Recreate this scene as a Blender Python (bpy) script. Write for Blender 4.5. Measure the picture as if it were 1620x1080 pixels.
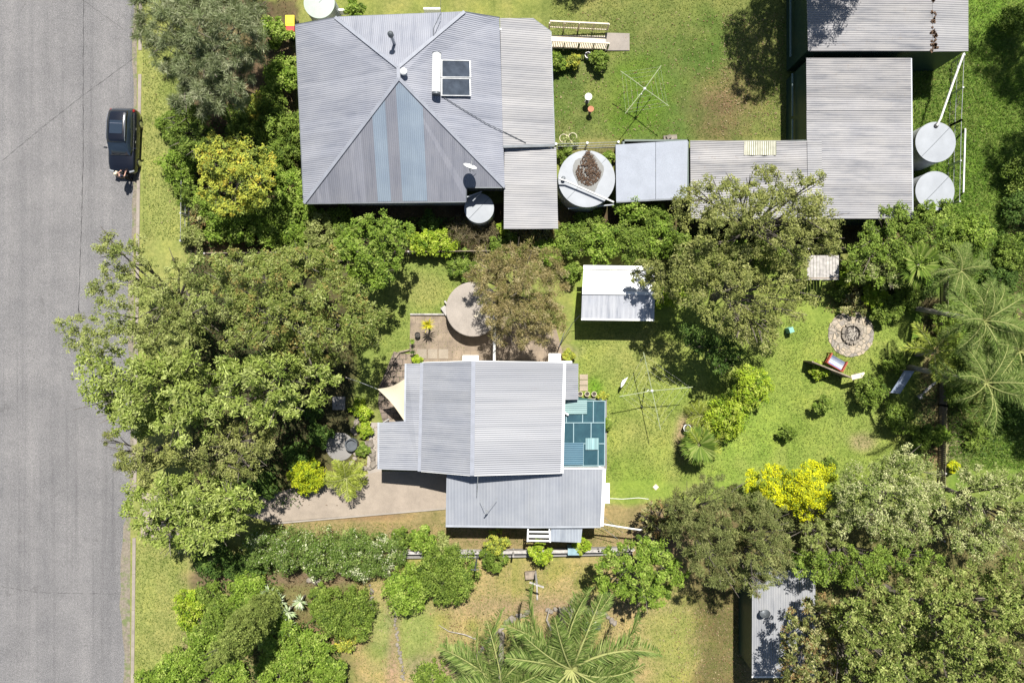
import bpy, math, random
import numpy as np
from mathutils import Vector, Matrix
R = math.radians
for o in list(bpy.data.objects): bpy.data.objects.remove(o)
SC = bpy.context.scene
COL = SC.collection
# ------------------------------------------------------------ camera, sky, sun, exposure
H = 46.0; S = 1620/69.0
cam = bpy.data.cameras.new('camera'); camo = bpy.data.objects.new('camera', cam); COL.objects.link(camo)
camo.location = (0, 0, H); camo.rotation_euler = (0, 0, 0)
cam.sensor_fit = 'HORIZONTAL'; cam.angle = 2*math.atan(34.5/H); cam.clip_end = 1000
SC.camera = camo
world = bpy.data.worlds.new('World'); SC.world = world; world.use_nodes = True
wn = world.node_tree; bg = wn.nodes['Background']
sky = wn.nodes.new('ShaderNodeTexSky'); sky.sky_type = 'NISHITA'; sky.sun_disc = False
SUN_EL = R(61.2); SUN_DX, SUN_DY = -0.09, -0.545      # shadow offset in metres per metre of height
az = math.atan2(-SUN_DX, -SUN_DY)                     # compass bearing of the sun from +Y towards +X
sky.sun_elevation = SUN_EL; sky.sun_rotation = az
wn.links.new(sky.outputs[0], bg.inputs[0]); bg.inputs[1].default_value = 0.048
sun = bpy.data.lights.new('sun', 'SUN'); suno = bpy.data.objects.new('sun', sun); COL.objects.link(suno)
sun.energy = 4.4; sun.angle = R(0.53); sun.color = (1.0, 0.965, 0.9)
suno.rotation_euler = Vector((-SUN_DX, -SUN_DY, 1)).to_track_quat('Z', 'Y').to_euler()
SC.view_settings.view_transform = 'Standard'; SC.view_settings.look = 'None'
SC.view_settings.exposure = 1.08; SC.view_settings.gamma = 1.0
try: SC.cycles.max_bounces = 6; SC.cycles.transparent_max_bounces = 12
except Exception: pass
# ------------------------------------------------------------ helpers
def P(px, py, z=0.0):
    k = (H-z)/H/S
    return Vector(((px-810)*k, (540-py)*k, z))
def L(r, g, b, e=2.5):
    f = lambda c: ((c/255+.055)/1.055)**2.4 if c > 10 else c/255/12.92
    return (f(r)/e, f(g)/e, f(b)/e)
def tag(o, label=None, cat=None, group=None, kind=None):
    if label: o['label'] = label
    if cat: o['category'] = cat
    if group: o['group'] = group
    if kind: o['kind'] = kind
    return o
def empty(name, loc, label, cat, group=None, rz=0):
    o = bpy.data.objects.new(name, None); COL.objects.link(o); o.location = loc; o.rotation_euler = (0, 0, rz)
    o.empty_display_size = .2
    return tag(o, label, cat, group)
def copy_tree(o, parent=None):
    c = o.copy(); COL.objects.link(c); c.parent = parent
    for ch in list(o.children): copy_tree(ch, c)
    return c
class MB:
    """collects faces in world coordinates; build() links them as one mesh"""
    def __init__(s): s.v = []; s.f = []; s.uv = {}
    def face(s, pts, uv=None):
        n = len(s.v); s.v += [tuple(p) for p in pts]; s.f.append(list(range(n, n+len(pts))))
        if uv: s.uv[len(s.f)-1] = uv
        return s
    def raw(s, v, f):
        n = len(s.v); s.v += [tuple(p) for p in v]; s.f += [[i+n for i in q] for q in f]; return s
    def box(s, c, d, rz=0, rx=0, ry=0):
        M = Matrix.Translation(c) @ Matrix.Rotation(rz, 4, 'Z') @ Matrix.Rotation(ry, 4, 'Y') @ Matrix.Rotation(rx, 4, 'X')
        x, y, z = d[0]/2, d[1]/2, d[2]/2
        v = [M @ Vector(p) for p in ((-x,-y,-z),(x,-y,-z),(x,y,-z),(-x,y,-z),(-x,-y,z),(x,-y,z),(x,y,z),(-x,y,z))]
        return s.raw(v, [(0,3,2,1),(4,5,6,7),(0,1,5,4),(1,2,6,5),(2,3,7,6),(3,0,4,7)])
    def beam(s, a, b, w, h):
        a, b = Vector(a), Vector(b); d = (b-a); q = d.to_track_quat('X', 'Z').to_matrix().to_4x4()
        M = Matrix.Translation((a+b)/2) @ q; x, y, z = d.length/2, w/2, h/2
        v = [M @ Vector(p) for p in ((-x,-y,-z),(x,-y,-z),(x,y,-z),(-x,y,-z),(-x,-y,z),(x,-y,z),(x,y,z),(-x,y,z))]
        return s.raw(v, [(0,3,2,1),(4,5,6,7),(0,1,5,4),(1,2,6,5),(2,3,7,6),(3,0,4,7)])
    def tube(s, pts, rad, n=8, cap=True):
        pts = [Vector(p) for p in pts]; rs = rad if isinstance(rad, (list, tuple)) else [rad]*len(pts)
        base = len(s.v)
        for i, p in enumerate(pts):
            d = (pts[min(i+1, len(pts)-1)] - pts[max(i-1, 0)]).normalized()
            a = Vector((1, 0, 0)) if abs(d.x) < .8 else Vector((0, 1, 0))
            u = d.cross(a).normalized(); w = d.cross(u)
            for k in range(n):
                t = 2*math.pi*k/n; s.v.append(tuple(p + (u*math.cos(t)+w*math.sin(t))*rs[i]))
        for i in range(len(pts)-1):
            for k in range(n):
                s.f.append([base+i*n+k, base+i*n+(k+1)%n, base+(i+1)*n+(k+1)%n, base+(i+1)*n+k])
        if cap:
            s.f.append([base+k for k in range(n)][::-1]); s.f.append([base+(len(pts)-1)*n+k for k in range(n)])
        return s
    def lathe(s, c, prof, n=32):
        base = len(s.v)
        for r, z in prof:
            for k in range(n):
                t = 2*math.pi*k/n; s.v.append((c[0]+r*math.cos(t), c[1]+r*math.sin(t), c[2]+z))
        for i in range(len(prof)-1):
            for k in range(n):
                s.f.append([base+i*n+k, base+i*n+(k+1)%n, base+(i+1)*n+(k+1)%n, base+(i+1)*n+k])
        s.f.append([base+k for k in range(n)][::-1]); s.f.append([base+(len(prof)-1)*n+k for k in range(n)])
        return s
    def slab(s, pts, th):
        """polygon (3D top points) with thickness th"""
        pts = [Vector(p) for p in pts]; n = len(pts)
        ar = sum(pts[i].x*pts[(i+1)%n].y-pts[(i+1)%n].x*pts[i].y for i in range(n))
        if ar < 0: pts = pts[::-1]
        v = pts + [p-Vector((0, 0, th)) for p in pts]
        return s.raw(v, [list(range(n)), list(range(2*n-1, n-1, -1))] + [(i, i+n, (i+1)%n+n, (i+1)%n) for i in range(n)])
    def build(s, name, mat, parent=None, smooth=False, origin=None, bevel=0):
        me = bpy.data.meshes.new(name)
        o0 = Vector(origin) if origin is not None else (parent.matrix_world_loc if False else Vector((0, 0, 0)))
        if parent is not None and origin is None: o0 = WL(parent)
        me.from_pydata([tuple(Vector(p)-o0) for p in s.v], [], s.f)
        if s.uv:
            ul = me.uv_layers.new(name='UVMap')
            for fi, uv in s.uv.items():
                for li, c in zip(me.polygons[fi].loop_indices, uv): ul.data[li].uv = c
        me.materials.append(mat)
        if smooth: me.polygons.foreach_set('use_smooth', [True]*len(me.polygons))
        me.update()
        o = bpy.data.objects.new(name, me); COL.objects.link(o)
        if parent is not None:
            o.parent = parent
            if origin is not None: o.location = Vector(origin)-WL(parent)
        else: o.location = o0
        if bevel:
            b = o.modifiers.new('bevel', 'BEVEL'); b.width = bevel; b.segments = 2; b.limit_method = 'ANGLE'
        return o
def WL(o):
    v = Vector((0, 0, 0))
    while o is not None: v += o.location; o = o.parent
    return v
# ------------------------------------------------------------ materials
MATS = {}
def nt(name):
    m = bpy.data.materials.new(name); m.use_nodes = True; t = m.node_tree; MATS[name] = m
    return m, t, t.nodes['Principled BSDF']
def N(t, typ, **kw):
    n = t.nodes.new(typ)
    for k, v in kw.items():
        if k.startswith('i_'):
            key = k[2:]; key = int(key) if key.isdigit() else key.replace('_', ' ')
            n.inputs[key].default_value = v
        else: setattr(n, k, v)
    return n
def ramp(t, src, stops):
    r = t.nodes.new('ShaderNodeValToRGB'); e = r.color_ramp.elements
    while len(e) < len(stops): e.new(.5)
    for i, (p, c) in enumerate(stops): e[i].position = p; e[i].color = (*c, 1) if len(c) == 3 else c
    t.links.new(src, r.inputs[0]); return r.outputs[0]
def mul(t, a, b, f=1.0, mode='MULTIPLY'):
    m = t.nodes.new('ShaderNodeMix'); m.data_type = 'RGBA'; m.blend_type = mode
    if not hasattr(f, 'links'): m.inputs[0].default_value = f
    if hasattr(a, 'links'): t.links.new(a, m.inputs[6])
    else: m.inputs[6].default_value = (*a, 1)
    if hasattr(b, 'links'): t.links.new(b, m.inputs[7])
    else: m.inputs[7].default_value = (*b, 1)
    if hasattr(f, 'links'): t.links.new(f, m.inputs[0])
    return m.outputs[2]
def noise(t, scale, detail=4, coord='Object', rough=.55, stretch=None):
    tc = t.nodes.new('ShaderNodeTexCoord'); n = N(t, 'ShaderNodeTexNoise', i_Scale=scale, i_Detail=detail, i_Roughness=rough)
    if stretch:
        mp = t.nodes.new('ShaderNodeMapping'); mp.inputs['Scale'].default_value = stretch
        t.links.new(tc.outputs[coord], mp.inputs[0]); t.links.new(mp.outputs[0], n.inputs['Vector'])
    else: t.links.new(tc.outputs[coord], n.inputs['Vector'])
    return n.outputs['Fac']
def plain(name, col, rough=.6, metal=0.0, var=.18, vs=3.0, bump=0.0, spec=.4):
    m, t, b = nt(name)
    n = noise(t, vs, 5)
    c = ramp(t, n, [(.3, tuple(x*(1-var) for x in col)), (.7, tuple(x*(1+var) for x in col))])
    t.links.new(c, b.inputs['Base Color']); b.inputs['Roughness'].default_value = rough; b.inputs['Metallic'].default_value = metal
    b.inputs['Specular IOR Level'].default_value = spec
    if bump:
        bp = N(t, 'ShaderNodeBump', i_Strength=bump, i_Distance=.02); t.links.new(noise(t, vs*8, 4), bp.inputs['Height']); t.links.new(bp.outputs[0], b.inputs['Normal'])
    return m
def corrugated(name, col, pitch=.15, depth=.022, rust=.1, rough=.5, sheet=.76, sv=.08, stain=.16, trap=False, metal=.08):
    """UV: u across the corrugations in metres, v down the slope"""
    m, t, b = nt(name)
    uv = t.nodes.new('ShaderNodeUVMap'); sp = t.nodes.new('ShaderNodeSeparateXYZ'); t.links.new(uv.outputs[0], sp.inputs[0])
    k = N(t, 'ShaderNodeMath', operation='MULTIPLY', i_1=2*math.pi/pitch); t.links.new(sp.outputs[0], k.inputs[0])
    sn = N(t, 'ShaderNodeMath', operation='SINE'); t.links.new(k.outputs[0], sn.inputs[0])
    hh = sn.outputs[0]
    if trap:
        pw = N(t, 'ShaderNodeMath', operation='GREATER_THAN', i_1=.72); t.links.new(hh, pw.inputs[0]); hh = pw.outputs[0]
    bp = N(t, 'ShaderNodeBump', i_Strength=1.0, i_Distance=depth); t.links.new(hh, bp.inputs['Height'])
    t.links.new(bp.outputs[0], b.inputs['Normal'])
    # one tone per sheet, long stains down the slope, blotches, rust specks
    fl = N(t, 'ShaderNodeMath', operation='DIVIDE', i_1=sheet); t.links.new(sp.outputs[0], fl.inputs[0])
    f2 = N(t, 'ShaderNodeMath', operation='FLOOR'); t.links.new(fl.outputs[0], f2.inputs[0])
    wn_ = N(t, 'ShaderNodeTexWhiteNoise', noise_dimensions='1D'); t.links.new(f2.outputs[0], wn_.inputs['W'])
    c1 = ramp(t, wn_.outputs[0], [(0, tuple(x*(1-sv) for x in col)), (1, tuple(x*(1+sv) for x in col))])
    n1 = N(t, 'ShaderNodeTexNoise', i_Scale=1.0, i_Detail=6.0, i_Roughness=.65)
    mp = t.nodes.new('ShaderNodeMapping'); mp.inputs['Scale'].default_value = (3.2, .35, 1); t.links.new(uv.outputs[0], mp.inputs[0]); t.links.new(mp.outputs[0], n1.inputs['Vector'])
    c2 = mul(t, c1, ramp(t, n1.outputs['Fac'], [(.28, (1-stain*1.6, 1-stain*1.5, 1-stain*1.3)), (.5, (1, 1, 1)), (.75, (1+stain*.5,)*3)]))
    n3 = N(t, 'ShaderNodeTexNoise', i_Scale=.55, i_Detail=5.0, i_Roughness=.6); t.links.new(uv.outputs[0], n3.inputs['Vector'])
    c2 = mul(t, c2, ramp(t, n3.outputs['Fac'], [(.3, (.86, .87, .9)), (.7, (1.08, 1.07, 1.05))]))
    # sheet colour slightly darker in the grooves of the profile
    gd = ramp(t, sn.outputs[0], [(0, (.9, .9, .91)), (.6, (1, 1, 1))])
    c2 = mul(t, c2, gd)
    n2 = N(t, 'ShaderNodeTexNoise', i_Scale=2.3, i_Detail=8.0, i_Roughness=.75); t.links.new(uv.outputs[0], n2.inputs['Vector'])
    rf = ramp(t, n2.outputs['Fac'], [(.64-rust*.25, (0, 0, 0)), (.78, (rust*4 if rust < .25 else 1,)*3)])
    c3 = mul(t, c2, (.16, .115, .085), rf, 'MIX')
    t.links.new(c3, b.inputs['Base Color']); b.inputs['Roughness'].default_value = rough; b.inputs['Metallic'].default_value = metal
    return m
def brickish(name, c1, c2, mortar, w, h, ms=.02, rough=.85, scale=1.0, rot=0):
    m, t, b = nt(name)
    tc = t.nodes.new('ShaderNodeTexCoord'); mp = t.nodes.new('ShaderNodeMapping'); mp.inputs['Rotation'].default_value = (0, 0, rot)
    br = N(t, 'ShaderNodeTexBrick', i_Scale=scale, i_Mortar_Size=ms, i_Brick_Width=w, i_Row_Height=h)
    br.inputs['Color1'].default_value = (*c1, 1); br.inputs['Color2'].default_value = (*c2, 1); br.inputs['Mortar'].default_value = (*mortar, 1)
    t.links.new(tc.outputs['Object'], mp.inputs[0]); t.links.new(mp.outputs[0], br.inputs[0])
    c = mul(t, br.outputs[0], ramp(t, noise(t, 1.3, 6), [(.3, (.65, .65, .65)), (.7, (1.2, 1.2, 1.2))]))
    t.links.new(c, b.inputs['Base Color']); b.inputs['Roughness'].default_value = rough
    return m
# foliage: leaf tint is a mesh attribute, thin leaves let light through
m, t, b = nt('foliage'); at = N(t, 'ShaderNodeAttribute', attribute_name='tint')
b.inputs['Roughness'].default_value = .65; b.inputs['Specular IOR Level'].default_value = .18
t.links.new(at.outputs['Color'], b.inputs['Base Color'])
tr = t.nodes.new('ShaderNodeBsdfTranslucent'); cc = mul(t, at.outputs['Color'], (1.1, 1.15, .4)); t.links.new(cc, tr.inputs[0])
mx = N(t, 'ShaderNodeMixShader', i_0=.25); t.links.new(b.outputs[0], mx.inputs[1]); t.links.new(tr.outputs[0], mx.inputs[2])
t.links.new(mx.outputs[0], t.nodes['Material Output'].inputs[0])
FOL = m
BARK = plain('bark', (.13, .11, .09), .9, var=.4, vs=6, bump=.4)
BARKP = plain('pale_bark', (.3, .27, .23), .85, var=.3, vs=5, bump=.3)
# ground: true colour of the turf/soil per vertex, mottled
m, t, b = nt('turf'); at = N(t, 'ShaderNodeAttribute', attribute_name='soil')
c = mul(t, mul(t, at.outputs['Color'], (1.33, 1.19, 1.5)), ramp(t, noise(t, .55, 8, rough=.68), [(.3, (.66, .74, .62)), (.5, (1, 1, 1)), (.7, (1.25, 1.17, 1.12))]))
c = mul(t, c, ramp(t, noise(t, 4.5, 7, rough=.75), [(.3, (.62, .68, .58)), (.5, (1, 1, 1)), (.72, (1.36, 1.3, 1.3))]))
c = mul(t, c, ramp(t, noise(t, 21, 4, rough=.8), [(.3, (.66, .7, .6)), (.7, (1.32, 1.3, 1.3))]))
sp = ramp(t, noise(t, 9, 5, rough=.85), [(.66, (0, 0, 0)), (.76, (.55, .55, .55))])
c = mul(t, c, (.26, .23, .13), sp, 'MIX')
t.links.new(c, b.inputs['Base Color']); b.inputs['Roughness'].default_value = .95; b.inputs['Specular IOR Level'].default_value = .15
bp = N(t, 'ShaderNodeBump', i_Strength=.7, i_Distance=.05); t.links.new(noise(t, 14, 6, rough=.75), bp.inputs['Height']); t.links.new(bp.outputs[0], b.inputs['Normal'])
TURF = m
# road: worn chip seal, faint wheel tracks along the road
m, t, b = nt('chip_seal')
tc = t.nodes.new('ShaderNodeTexCoord')
c = ramp(t, noise(t, 26, 2, rough=1.0), [(.3, (.026, .026, .027)), (.5, (.138, .135, .135)), (.7, (.31, .30, .295))])
c = mul(t, c, ramp(t, noise(t, 8, 5, rough=.8), [(.3, (.82, .82, .82)), (.7, (1.14, 1.14, 1.14))]))
c = mul(t, c, (.06, .058, .056), ramp(t, noise(t, .8, 9, rough=.72), [(.6, (0, 0, 0)), (.7, (.5, .5, .5))]), 'MIX')
c = mul(t, c, ramp(t, noise(t, 1.0, 5, stretch=(.9, .02, 1)), [(.3, (.86, .86, .87)), (.7, (1.12, 1.11, 1.1))]))
c = mul(t, c, ramp(t, noise(t, .35, 6, rough=.7), [(.3, (.8, .8, .81)), (.7, (1.12, 1.11, 1.1))]))
c = mul(t, c, ramp(t, noise(t, 1.0, 6, stretch=(2.2, .04, 1), rough=.7), [(.25, (.72, .72, .73)), (.45, (1, 1, 1)), (1, (1.05, 1.05, 1.05))]))
t.links.new(c, b.inputs['Base Color']); b.inputs['Roughness'].default_value = .9
bp = N(t, 'ShaderNodeBump', i_Strength=.35, i_Distance=.01); t.links.new(noise(t, 40, 3, rough=.9), bp.inputs['Height']); t.links.new(bp.outputs[0], b.inputs['Normal'])
ROAD = m
def concrete(name, col, var=.22, spots=True):
    m, t, b = nt(name)
    c = ramp(t, noise(t, .9, 8, rough=.7), [(.28, tuple(x*(1-var) for x in col)), (.7, tuple(x*(1+var*.6) for x in col))])
    c = mul(t, c, ramp(t, noise(t, 25, 4, rough=.85), [(.3, (.78, .78, .78)), (.7, (1.16, 1.16, 1.16))]))
    if spots: c = mul(t, c, (.1, .09, .07), ramp(t, noise(t, 3.1, 7, rough=.8), [(.62, (0, 0, 0)), (.8, (.5, .5, .5))]), 'MIX')
    t.links.new(c, b.inputs['Base Color']); b.inputs['Roughness'].default_value = .9
    bp = N(t, 'ShaderNodeBump', i_Strength=.3, i_Distance=.01); t.links.new(noise(t, 20, 5), bp.inputs['Height']); t.links.new(bp.outputs[0], b.inputs['Normal'])
    return m
CONC = concrete('pale_concrete', (.27, .225, .18)); CONCG = concrete('grey_concrete', (.2, .19, .18)); CONCK = concrete('kerb_concrete', (.25, .215, .18), .3)
CONCS = concrete('slab_concrete', (.29, .255, .22))
WHITE = plain('white_paint', (.72, .72, .7), .45, var=.06); CREAM = plain('cream_paint', (.55, .48, .36), .6, var=.08)
GREYW = plain('pale_weatherboard', (.5, .5, .47), .6, var=.08); DKGREEN = plain('dark_green_steel', (.02, .045, .035), .45, var=.15)
STEEL = plain('zinc_steel', (.36, .38, .41), .42, .35, var=.14, vs=1.2); STEELD = plain('dark_steel', (.09, .1, .11), .5, .3)
TANKM = plain('tank_lid_steel', (.255, .27, .29), .6, .05, var=.13, vs=.9); ZINC = plain('zinc_wire', (.45, .46, .46), .4, .6)
BLACK = plain('black_rubber', (.012, .012, .013), .6, var=.2); WOOD = plain('weathered_timber', (.21, .17, .13), .85, var=.35, vs=4, bump=.4)
WOODG = plain('grey_timber', (.33, .31, .29), .85, var=.3, vs=4, bump=.3); GLASSD = plain('dark_window_glass', (.015, .02, .025), .08, var=.1, spec=.6)
STONE = plain('garden_stone', (.19, .165, .135), .9, var=.4, vs=2.5, bump=.5); CHAR = plain('ash_and_char', (.06, .052, .045), .95, var=.8, vs=9, bump=.8)
TERRA = plain('terracotta', (.36, .15, .08), .8, var=.2); LITTER = plain('leaf_litter', (.085, .052, .032), .95, var=.9, vs=14, bump=.9)
YEL = plain('yellow_plastic', (.75, .55, .01), .4, var=.05); RED = plain('red_plastic', (.5, .03, .02), .4, var=.08)
SAIL = plain('shade_sail_cloth', (.46, .40, .29), .8, var=.05, vs=.8); PVC = plain('pvc_pipe', (.62, .61, .58), .4, var=.08)
NAVY = plain('navy_cloth', (.02, .025, .05), .8); SKIN = plain('skin', (.42, .25, .19), .55, var=.05)
WALLN = GREYW
# ------------------------------------------------------------ foliage machinery
RNG = np.random.default_rng(7)
def unit(a): return a/np.maximum(np.linalg.norm(a, axis=1, keepdims=True), 1e-9)
def leaf_mesh(name, pos, nrm, tan, ln, wd, col, parent, fold=.0):
    n = len(pos); b = unit(np.cross(nrm, tan))
    v = np.empty((n, 4, 3), np.float32)
    v[:, 0] = pos - tan*ln[:, None]*.5
    v[:, 1] = pos + b*wd[:, None]*.5 + nrm*wd[:, None]*fold
    v[:, 2] = pos + tan*ln[:, None]*.5
    v[:, 3] = pos - b*wd[:, None]*.5 + nrm*wd[:, None]*fold
    o0 = np.array(WL(parent)) if parent is not None else np.zeros(3)
    v -= o0
    me = bpy.data.meshes.new(name)
    me.vertices.add(n*4); me.vertices.foreach_set('co', v.reshape(-1))
    me.loops.add(n*4); me.loops.foreach_set('vertex_index', np.arange(n*4, dtype=np.int32))
    me.polygons.add(n); me.polygons.foreach_set('loop_start', np.arange(0, n*4, 4, dtype=np.int32))
    me.update(calc_edges=True)
    ca = me.color_attributes.new('tint', 'FLOAT_COLOR', 'POINT')
    c = np.ones((n, 4, 4), np.float32); c[:, :, :3] = np.clip(col, 0, .9)[:, None, :]; ca.data.foreach_set('color', c.reshape(-1))
    me.materials.append(FOL)
    o = bpy.data.objects.new(name, me); COL.objects.link(o)
    if parent is not None: o.parent = parent
    return o
# species: clump radius, leaves per clump, leaf length, width, up bias, radial (0 = face on, 1 = spiky), clumps density, palette [(weight, colour)]
def C(*a): c = L(*a, e=1.5); return (c[0]*.96, c[1]*1.0, c[2]*.78)
SPEC = {
 'olive':    dict(cr=.42, n=44, l=.15, w=.065, up=.7, rad=.25, den=1.25, pal=[(4, C(156,158,96)), (3, C(136,142,84)), (2, C(178,176,124)), (1, C(112,116,68))]),
 'olivepale':dict(cr=.40, n=44, l=.17, w=.06, up=.7, rad=.35, den=1.1, pal=[(4, C(158,164,102)), (3, C(138,150,84)), (3, C(184,188,130)), (1, C(118,120,72))]),
 'silver':   dict(cr=.36, n=26, l=.26, w=.085, up=.8, rad=.7, den=1.35, pal=[(4, C(160,172,94)), (3, C(140,156,76)), (3, C(190,198,130)), (1, C(110,128,60))]),
 'russet':   dict(cr=.42, n=44, l=.16, w=.07, up=.7, rad=.3, den=1.2, pal=[(5, C(146,154,86)), (3, C(124,138,70)), (1, C(164,146,92)), (2, C(176,180,124))]),
 'wispy':    dict(cr=.5, n=95, l=.42, w=.03, up=.4, rad=.9, den=.85, pal=[(4, C(156,162,134)), (3, C(136,146,112)), (2, C(188,188,170)), (1, C(108,118,88))]),
 'brown':    dict(cr=.34, n=52, l=.2, w=.032, up=.5, rad=.8, den=1.3, pal=[(4, C(178,158,122)), (3, C(156,142,98)), (2, C(204,186,156)), (2, C(136,136,80))]),
 'bright':   dict(cr=.34, n=36, l=.16, w=.09, up=.8, rad=.3, den=1.35, pal=[(4, C(144,168,70)), (3, C(120,146,54)), (2, C(176,192,104)), (1, C(94,120,46))]),
 'mid':      dict(cr=.36, n=40, l=.14, w=.075, up=.7, rad=.3, den=1.35, pal=[(4, C(130,150,66)), (3, C(110,132,54)), (2, C(158,174,92)), (1, C(86,108,46))]),
 'dark':     dict(cr=.36, n=40, l=.14, w=.075, up=.7, rad=.3, den=1.4, pal=[(4, C(92,118,56)), (3, C(76,102,46)), (2, C(120,142,72))]),
 'lime':     dict(cr=.32, n=36, l=.15, w=.08, up=.8, rad=.3, den=1.4, pal=[(4, C(172,190,60)), (3, C(144,170,52)), (2, C(200,210,100)), (1, C(112,140,48))]),
 'yellow':   dict(cr=.34, n=36, l=.14, w=.075, up=.8, rad=.3, den=1.1, pal=[(4, C(202,202,92)), (3, C(176,184,82)), (3, C(146,160,84)), (1, C(210,190,84))]),
 'golden':   dict(cr=.34, n=44, l=.13, w=.07, up=.8, rad=.3, den=1.6, pal=[(4, C(236,232,40)), (3, C(206,208,44)), (3, C(160,176,56))]),
 'limeyellow': dict(cr=.3, n=40, l=.15, w=.07, up=.8, rad=.4, den=1.6, pal=[(4, C(202,206,48)), (3, C(174,188,46)), (2, C(132,154,48))]),
 'flower':   dict(cr=.36, n=44, l=.13, w=.06, up=.7, rad=.3, den=1.25, pal=[(5, C(122,144,74)), (3, C(104,128,62)), (1, C(226,226,206)), (1, C(160,172,110))]),
 'cream':    dict(cr=.36, n=44, l=.14, w=.06, up=.8, rad=.35, den=1.25, pal=[(4, C(150,160,100)), (3, C(126,142,78)), (3, C(208,206,166)), (1, C(180,180,140))]),
 'dotted':   dict(cr=.27, n=24, l=.18, w=.085, up=.8, rad=.55, den=1.15, pal=[(4, C(142,154,84)), (3, C(120,136,66)), (3, C(186,190,126)), (1, C(98,98,52))]),
 'mottled':  dict(cr=.28, n=26, l=.19, w=.085, up=.8, rad=.5, den=.95, pal=[(4, C(138,142,88)), (2, C(156,128,92)), (2, C(198,190,150)), (2, C(100,104,60))]),
 'greyolive':dict(cr=.4, n=58, l=.22, w=.04, up=.6, rad=.65, den=1.15, pal=[(4, C(134,140,90)), (3, C(116,122,76)), (2, C(158,158,112)), (1, C(120,114,78))]),
 'cypress':  dict(cr=.24, n=42, l=.13, w=.05, up=.5, rad=.6, den=2.0, pal=[(4, C(142,154,84)), (3, C(122,136,72)), (2, C(164,174,104))]),
 'bare':     dict(cr=.5, n=26, l=.4, w=.022, up=.4, rad=.9, den=.8, pal=[(3, C(150,134,116)), (2, C(116,106,84)), (1, C(122,128,72))]),
}
def lobes_to_leaves(name, lobes, spec, parent, seed=0, squash=.75, tone=1.0, dens=1.0, low=-.2):
    s = SPEC[spec]; rng = np.random.default_rng(seed+11)
    ws = np.array([p[0] for p in s['pal']], float); ws /= ws.sum(); pal = np.array([p[1] for p in s['pal']])
    cl = []; ccol = []
    for (x, y, z, r) in lobes:
        cr = min(s['cr']*rng.uniform(.85, 1.15), r*.5); n = max(5, int(s['den']*dens*1.75*r*r/(cr*cr)))
        d = unit(rng.normal(size=(n*2, 3))); d = d[d[:, 2] > low][:n]
        f = np.where(rng.random(len(d)) < .22, rng.uniform(.2, .8, len(d)), rng.uniform(.8, 1.12, len(d)))
        p = np.array([x, y, z]) + d*(r-cr*.55)*f[:, None]*np.array([1, 1, squash])
        c = np.concatenate([p, (cr*rng.uniform(.6, 1.25, len(d)))[:, None]], 1); cl.append(c)
        lb = rng.uniform(.86, 1.14)
        ccol.append(pal[rng.choice(len(pal), len(d), p=ws)]*(lb*rng.uniform(.85, 1.15, len(d)))[:, None])
    cl = np.concatenate(cl); ccol = np.concatenate(ccol)
    cl[:, 2] = np.maximum(cl[:, 2], .12)
    k = int(s['n']*1.35); n = len(cl)*k
    c = np.repeat(cl, k, 0); col = np.repeat(ccol, k, 0)
    # some leaves take a colour of their own
    own = rng.random(n) < .35; col[own] = pal[rng.choice(len(pal), own.sum(), p=ws)]
    d = unit(rng.normal(size=(n, 3)) + np.array([0, 0, .25]))
    pos = c[:, :3] + d*(c[:, 3]*.92*rng.uniform(.15, 1.0, n)**.6)[:, None]*np.array([1, 1, .8])
    pos[:, 2] = np.maximum(pos[:, 2], .03)
    rad = s['rad']
    nrm = unit(d*(1-rad)*.8 + np.array([0, 0, s['up']]) + rng.normal(size=(n, 3))*.42)
    tan = rng.normal(size=(n, 3)) + d*rad*3.2 + np.array([0, 0, -.25])
    tan = unit(tan - nrm*(tan*nrm).sum(1, keepdims=True)*(1-rad*.6)); 
    nrm = unit(np.cross(tan, np.cross(nrm, tan)) + 1e-6)
    sz = rng.uniform(.5, 1.2, n)**1.2; ln = s['l']*sz*rng.uniform(.8, 1.2, n); wd = s['w']*sz*rng.uniform(.75, 1.25, n)
    return leaf_mesh(name, pos, nrm, tan, ln, wd, col*tone*rng.uniform(.78, 1.22, n)[:, None], parent)
def in_poly(p, poly):
    x, y = p; c = False; n = len(poly)
    for i in range(n):
        x1, y1 = poly[i]; x2, y2 = poly[(i+1) % n]
        if (y1 > y) != (y2 > y) and x < (x2-x1)*(y-y1)/(y2-y1)+x1: c = not c
    return c
def edge_d(p, poly):
    m = 1e9; px, py = p; n = len(poly)
    for i in range(n):
        x1, y1 = poly[i]; x2, y2 = poly[(i+1) % n]; dx, dy = x2-x1, y2-y1
        u = max(0, min(1, ((px-x1)*dx+(py-y1)*dy)/(dx*dx+dy*dy+1e-9))); m = min(m, math.hypot(px-x1-u*dx, py-y1-u*dy))
    return m
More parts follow.
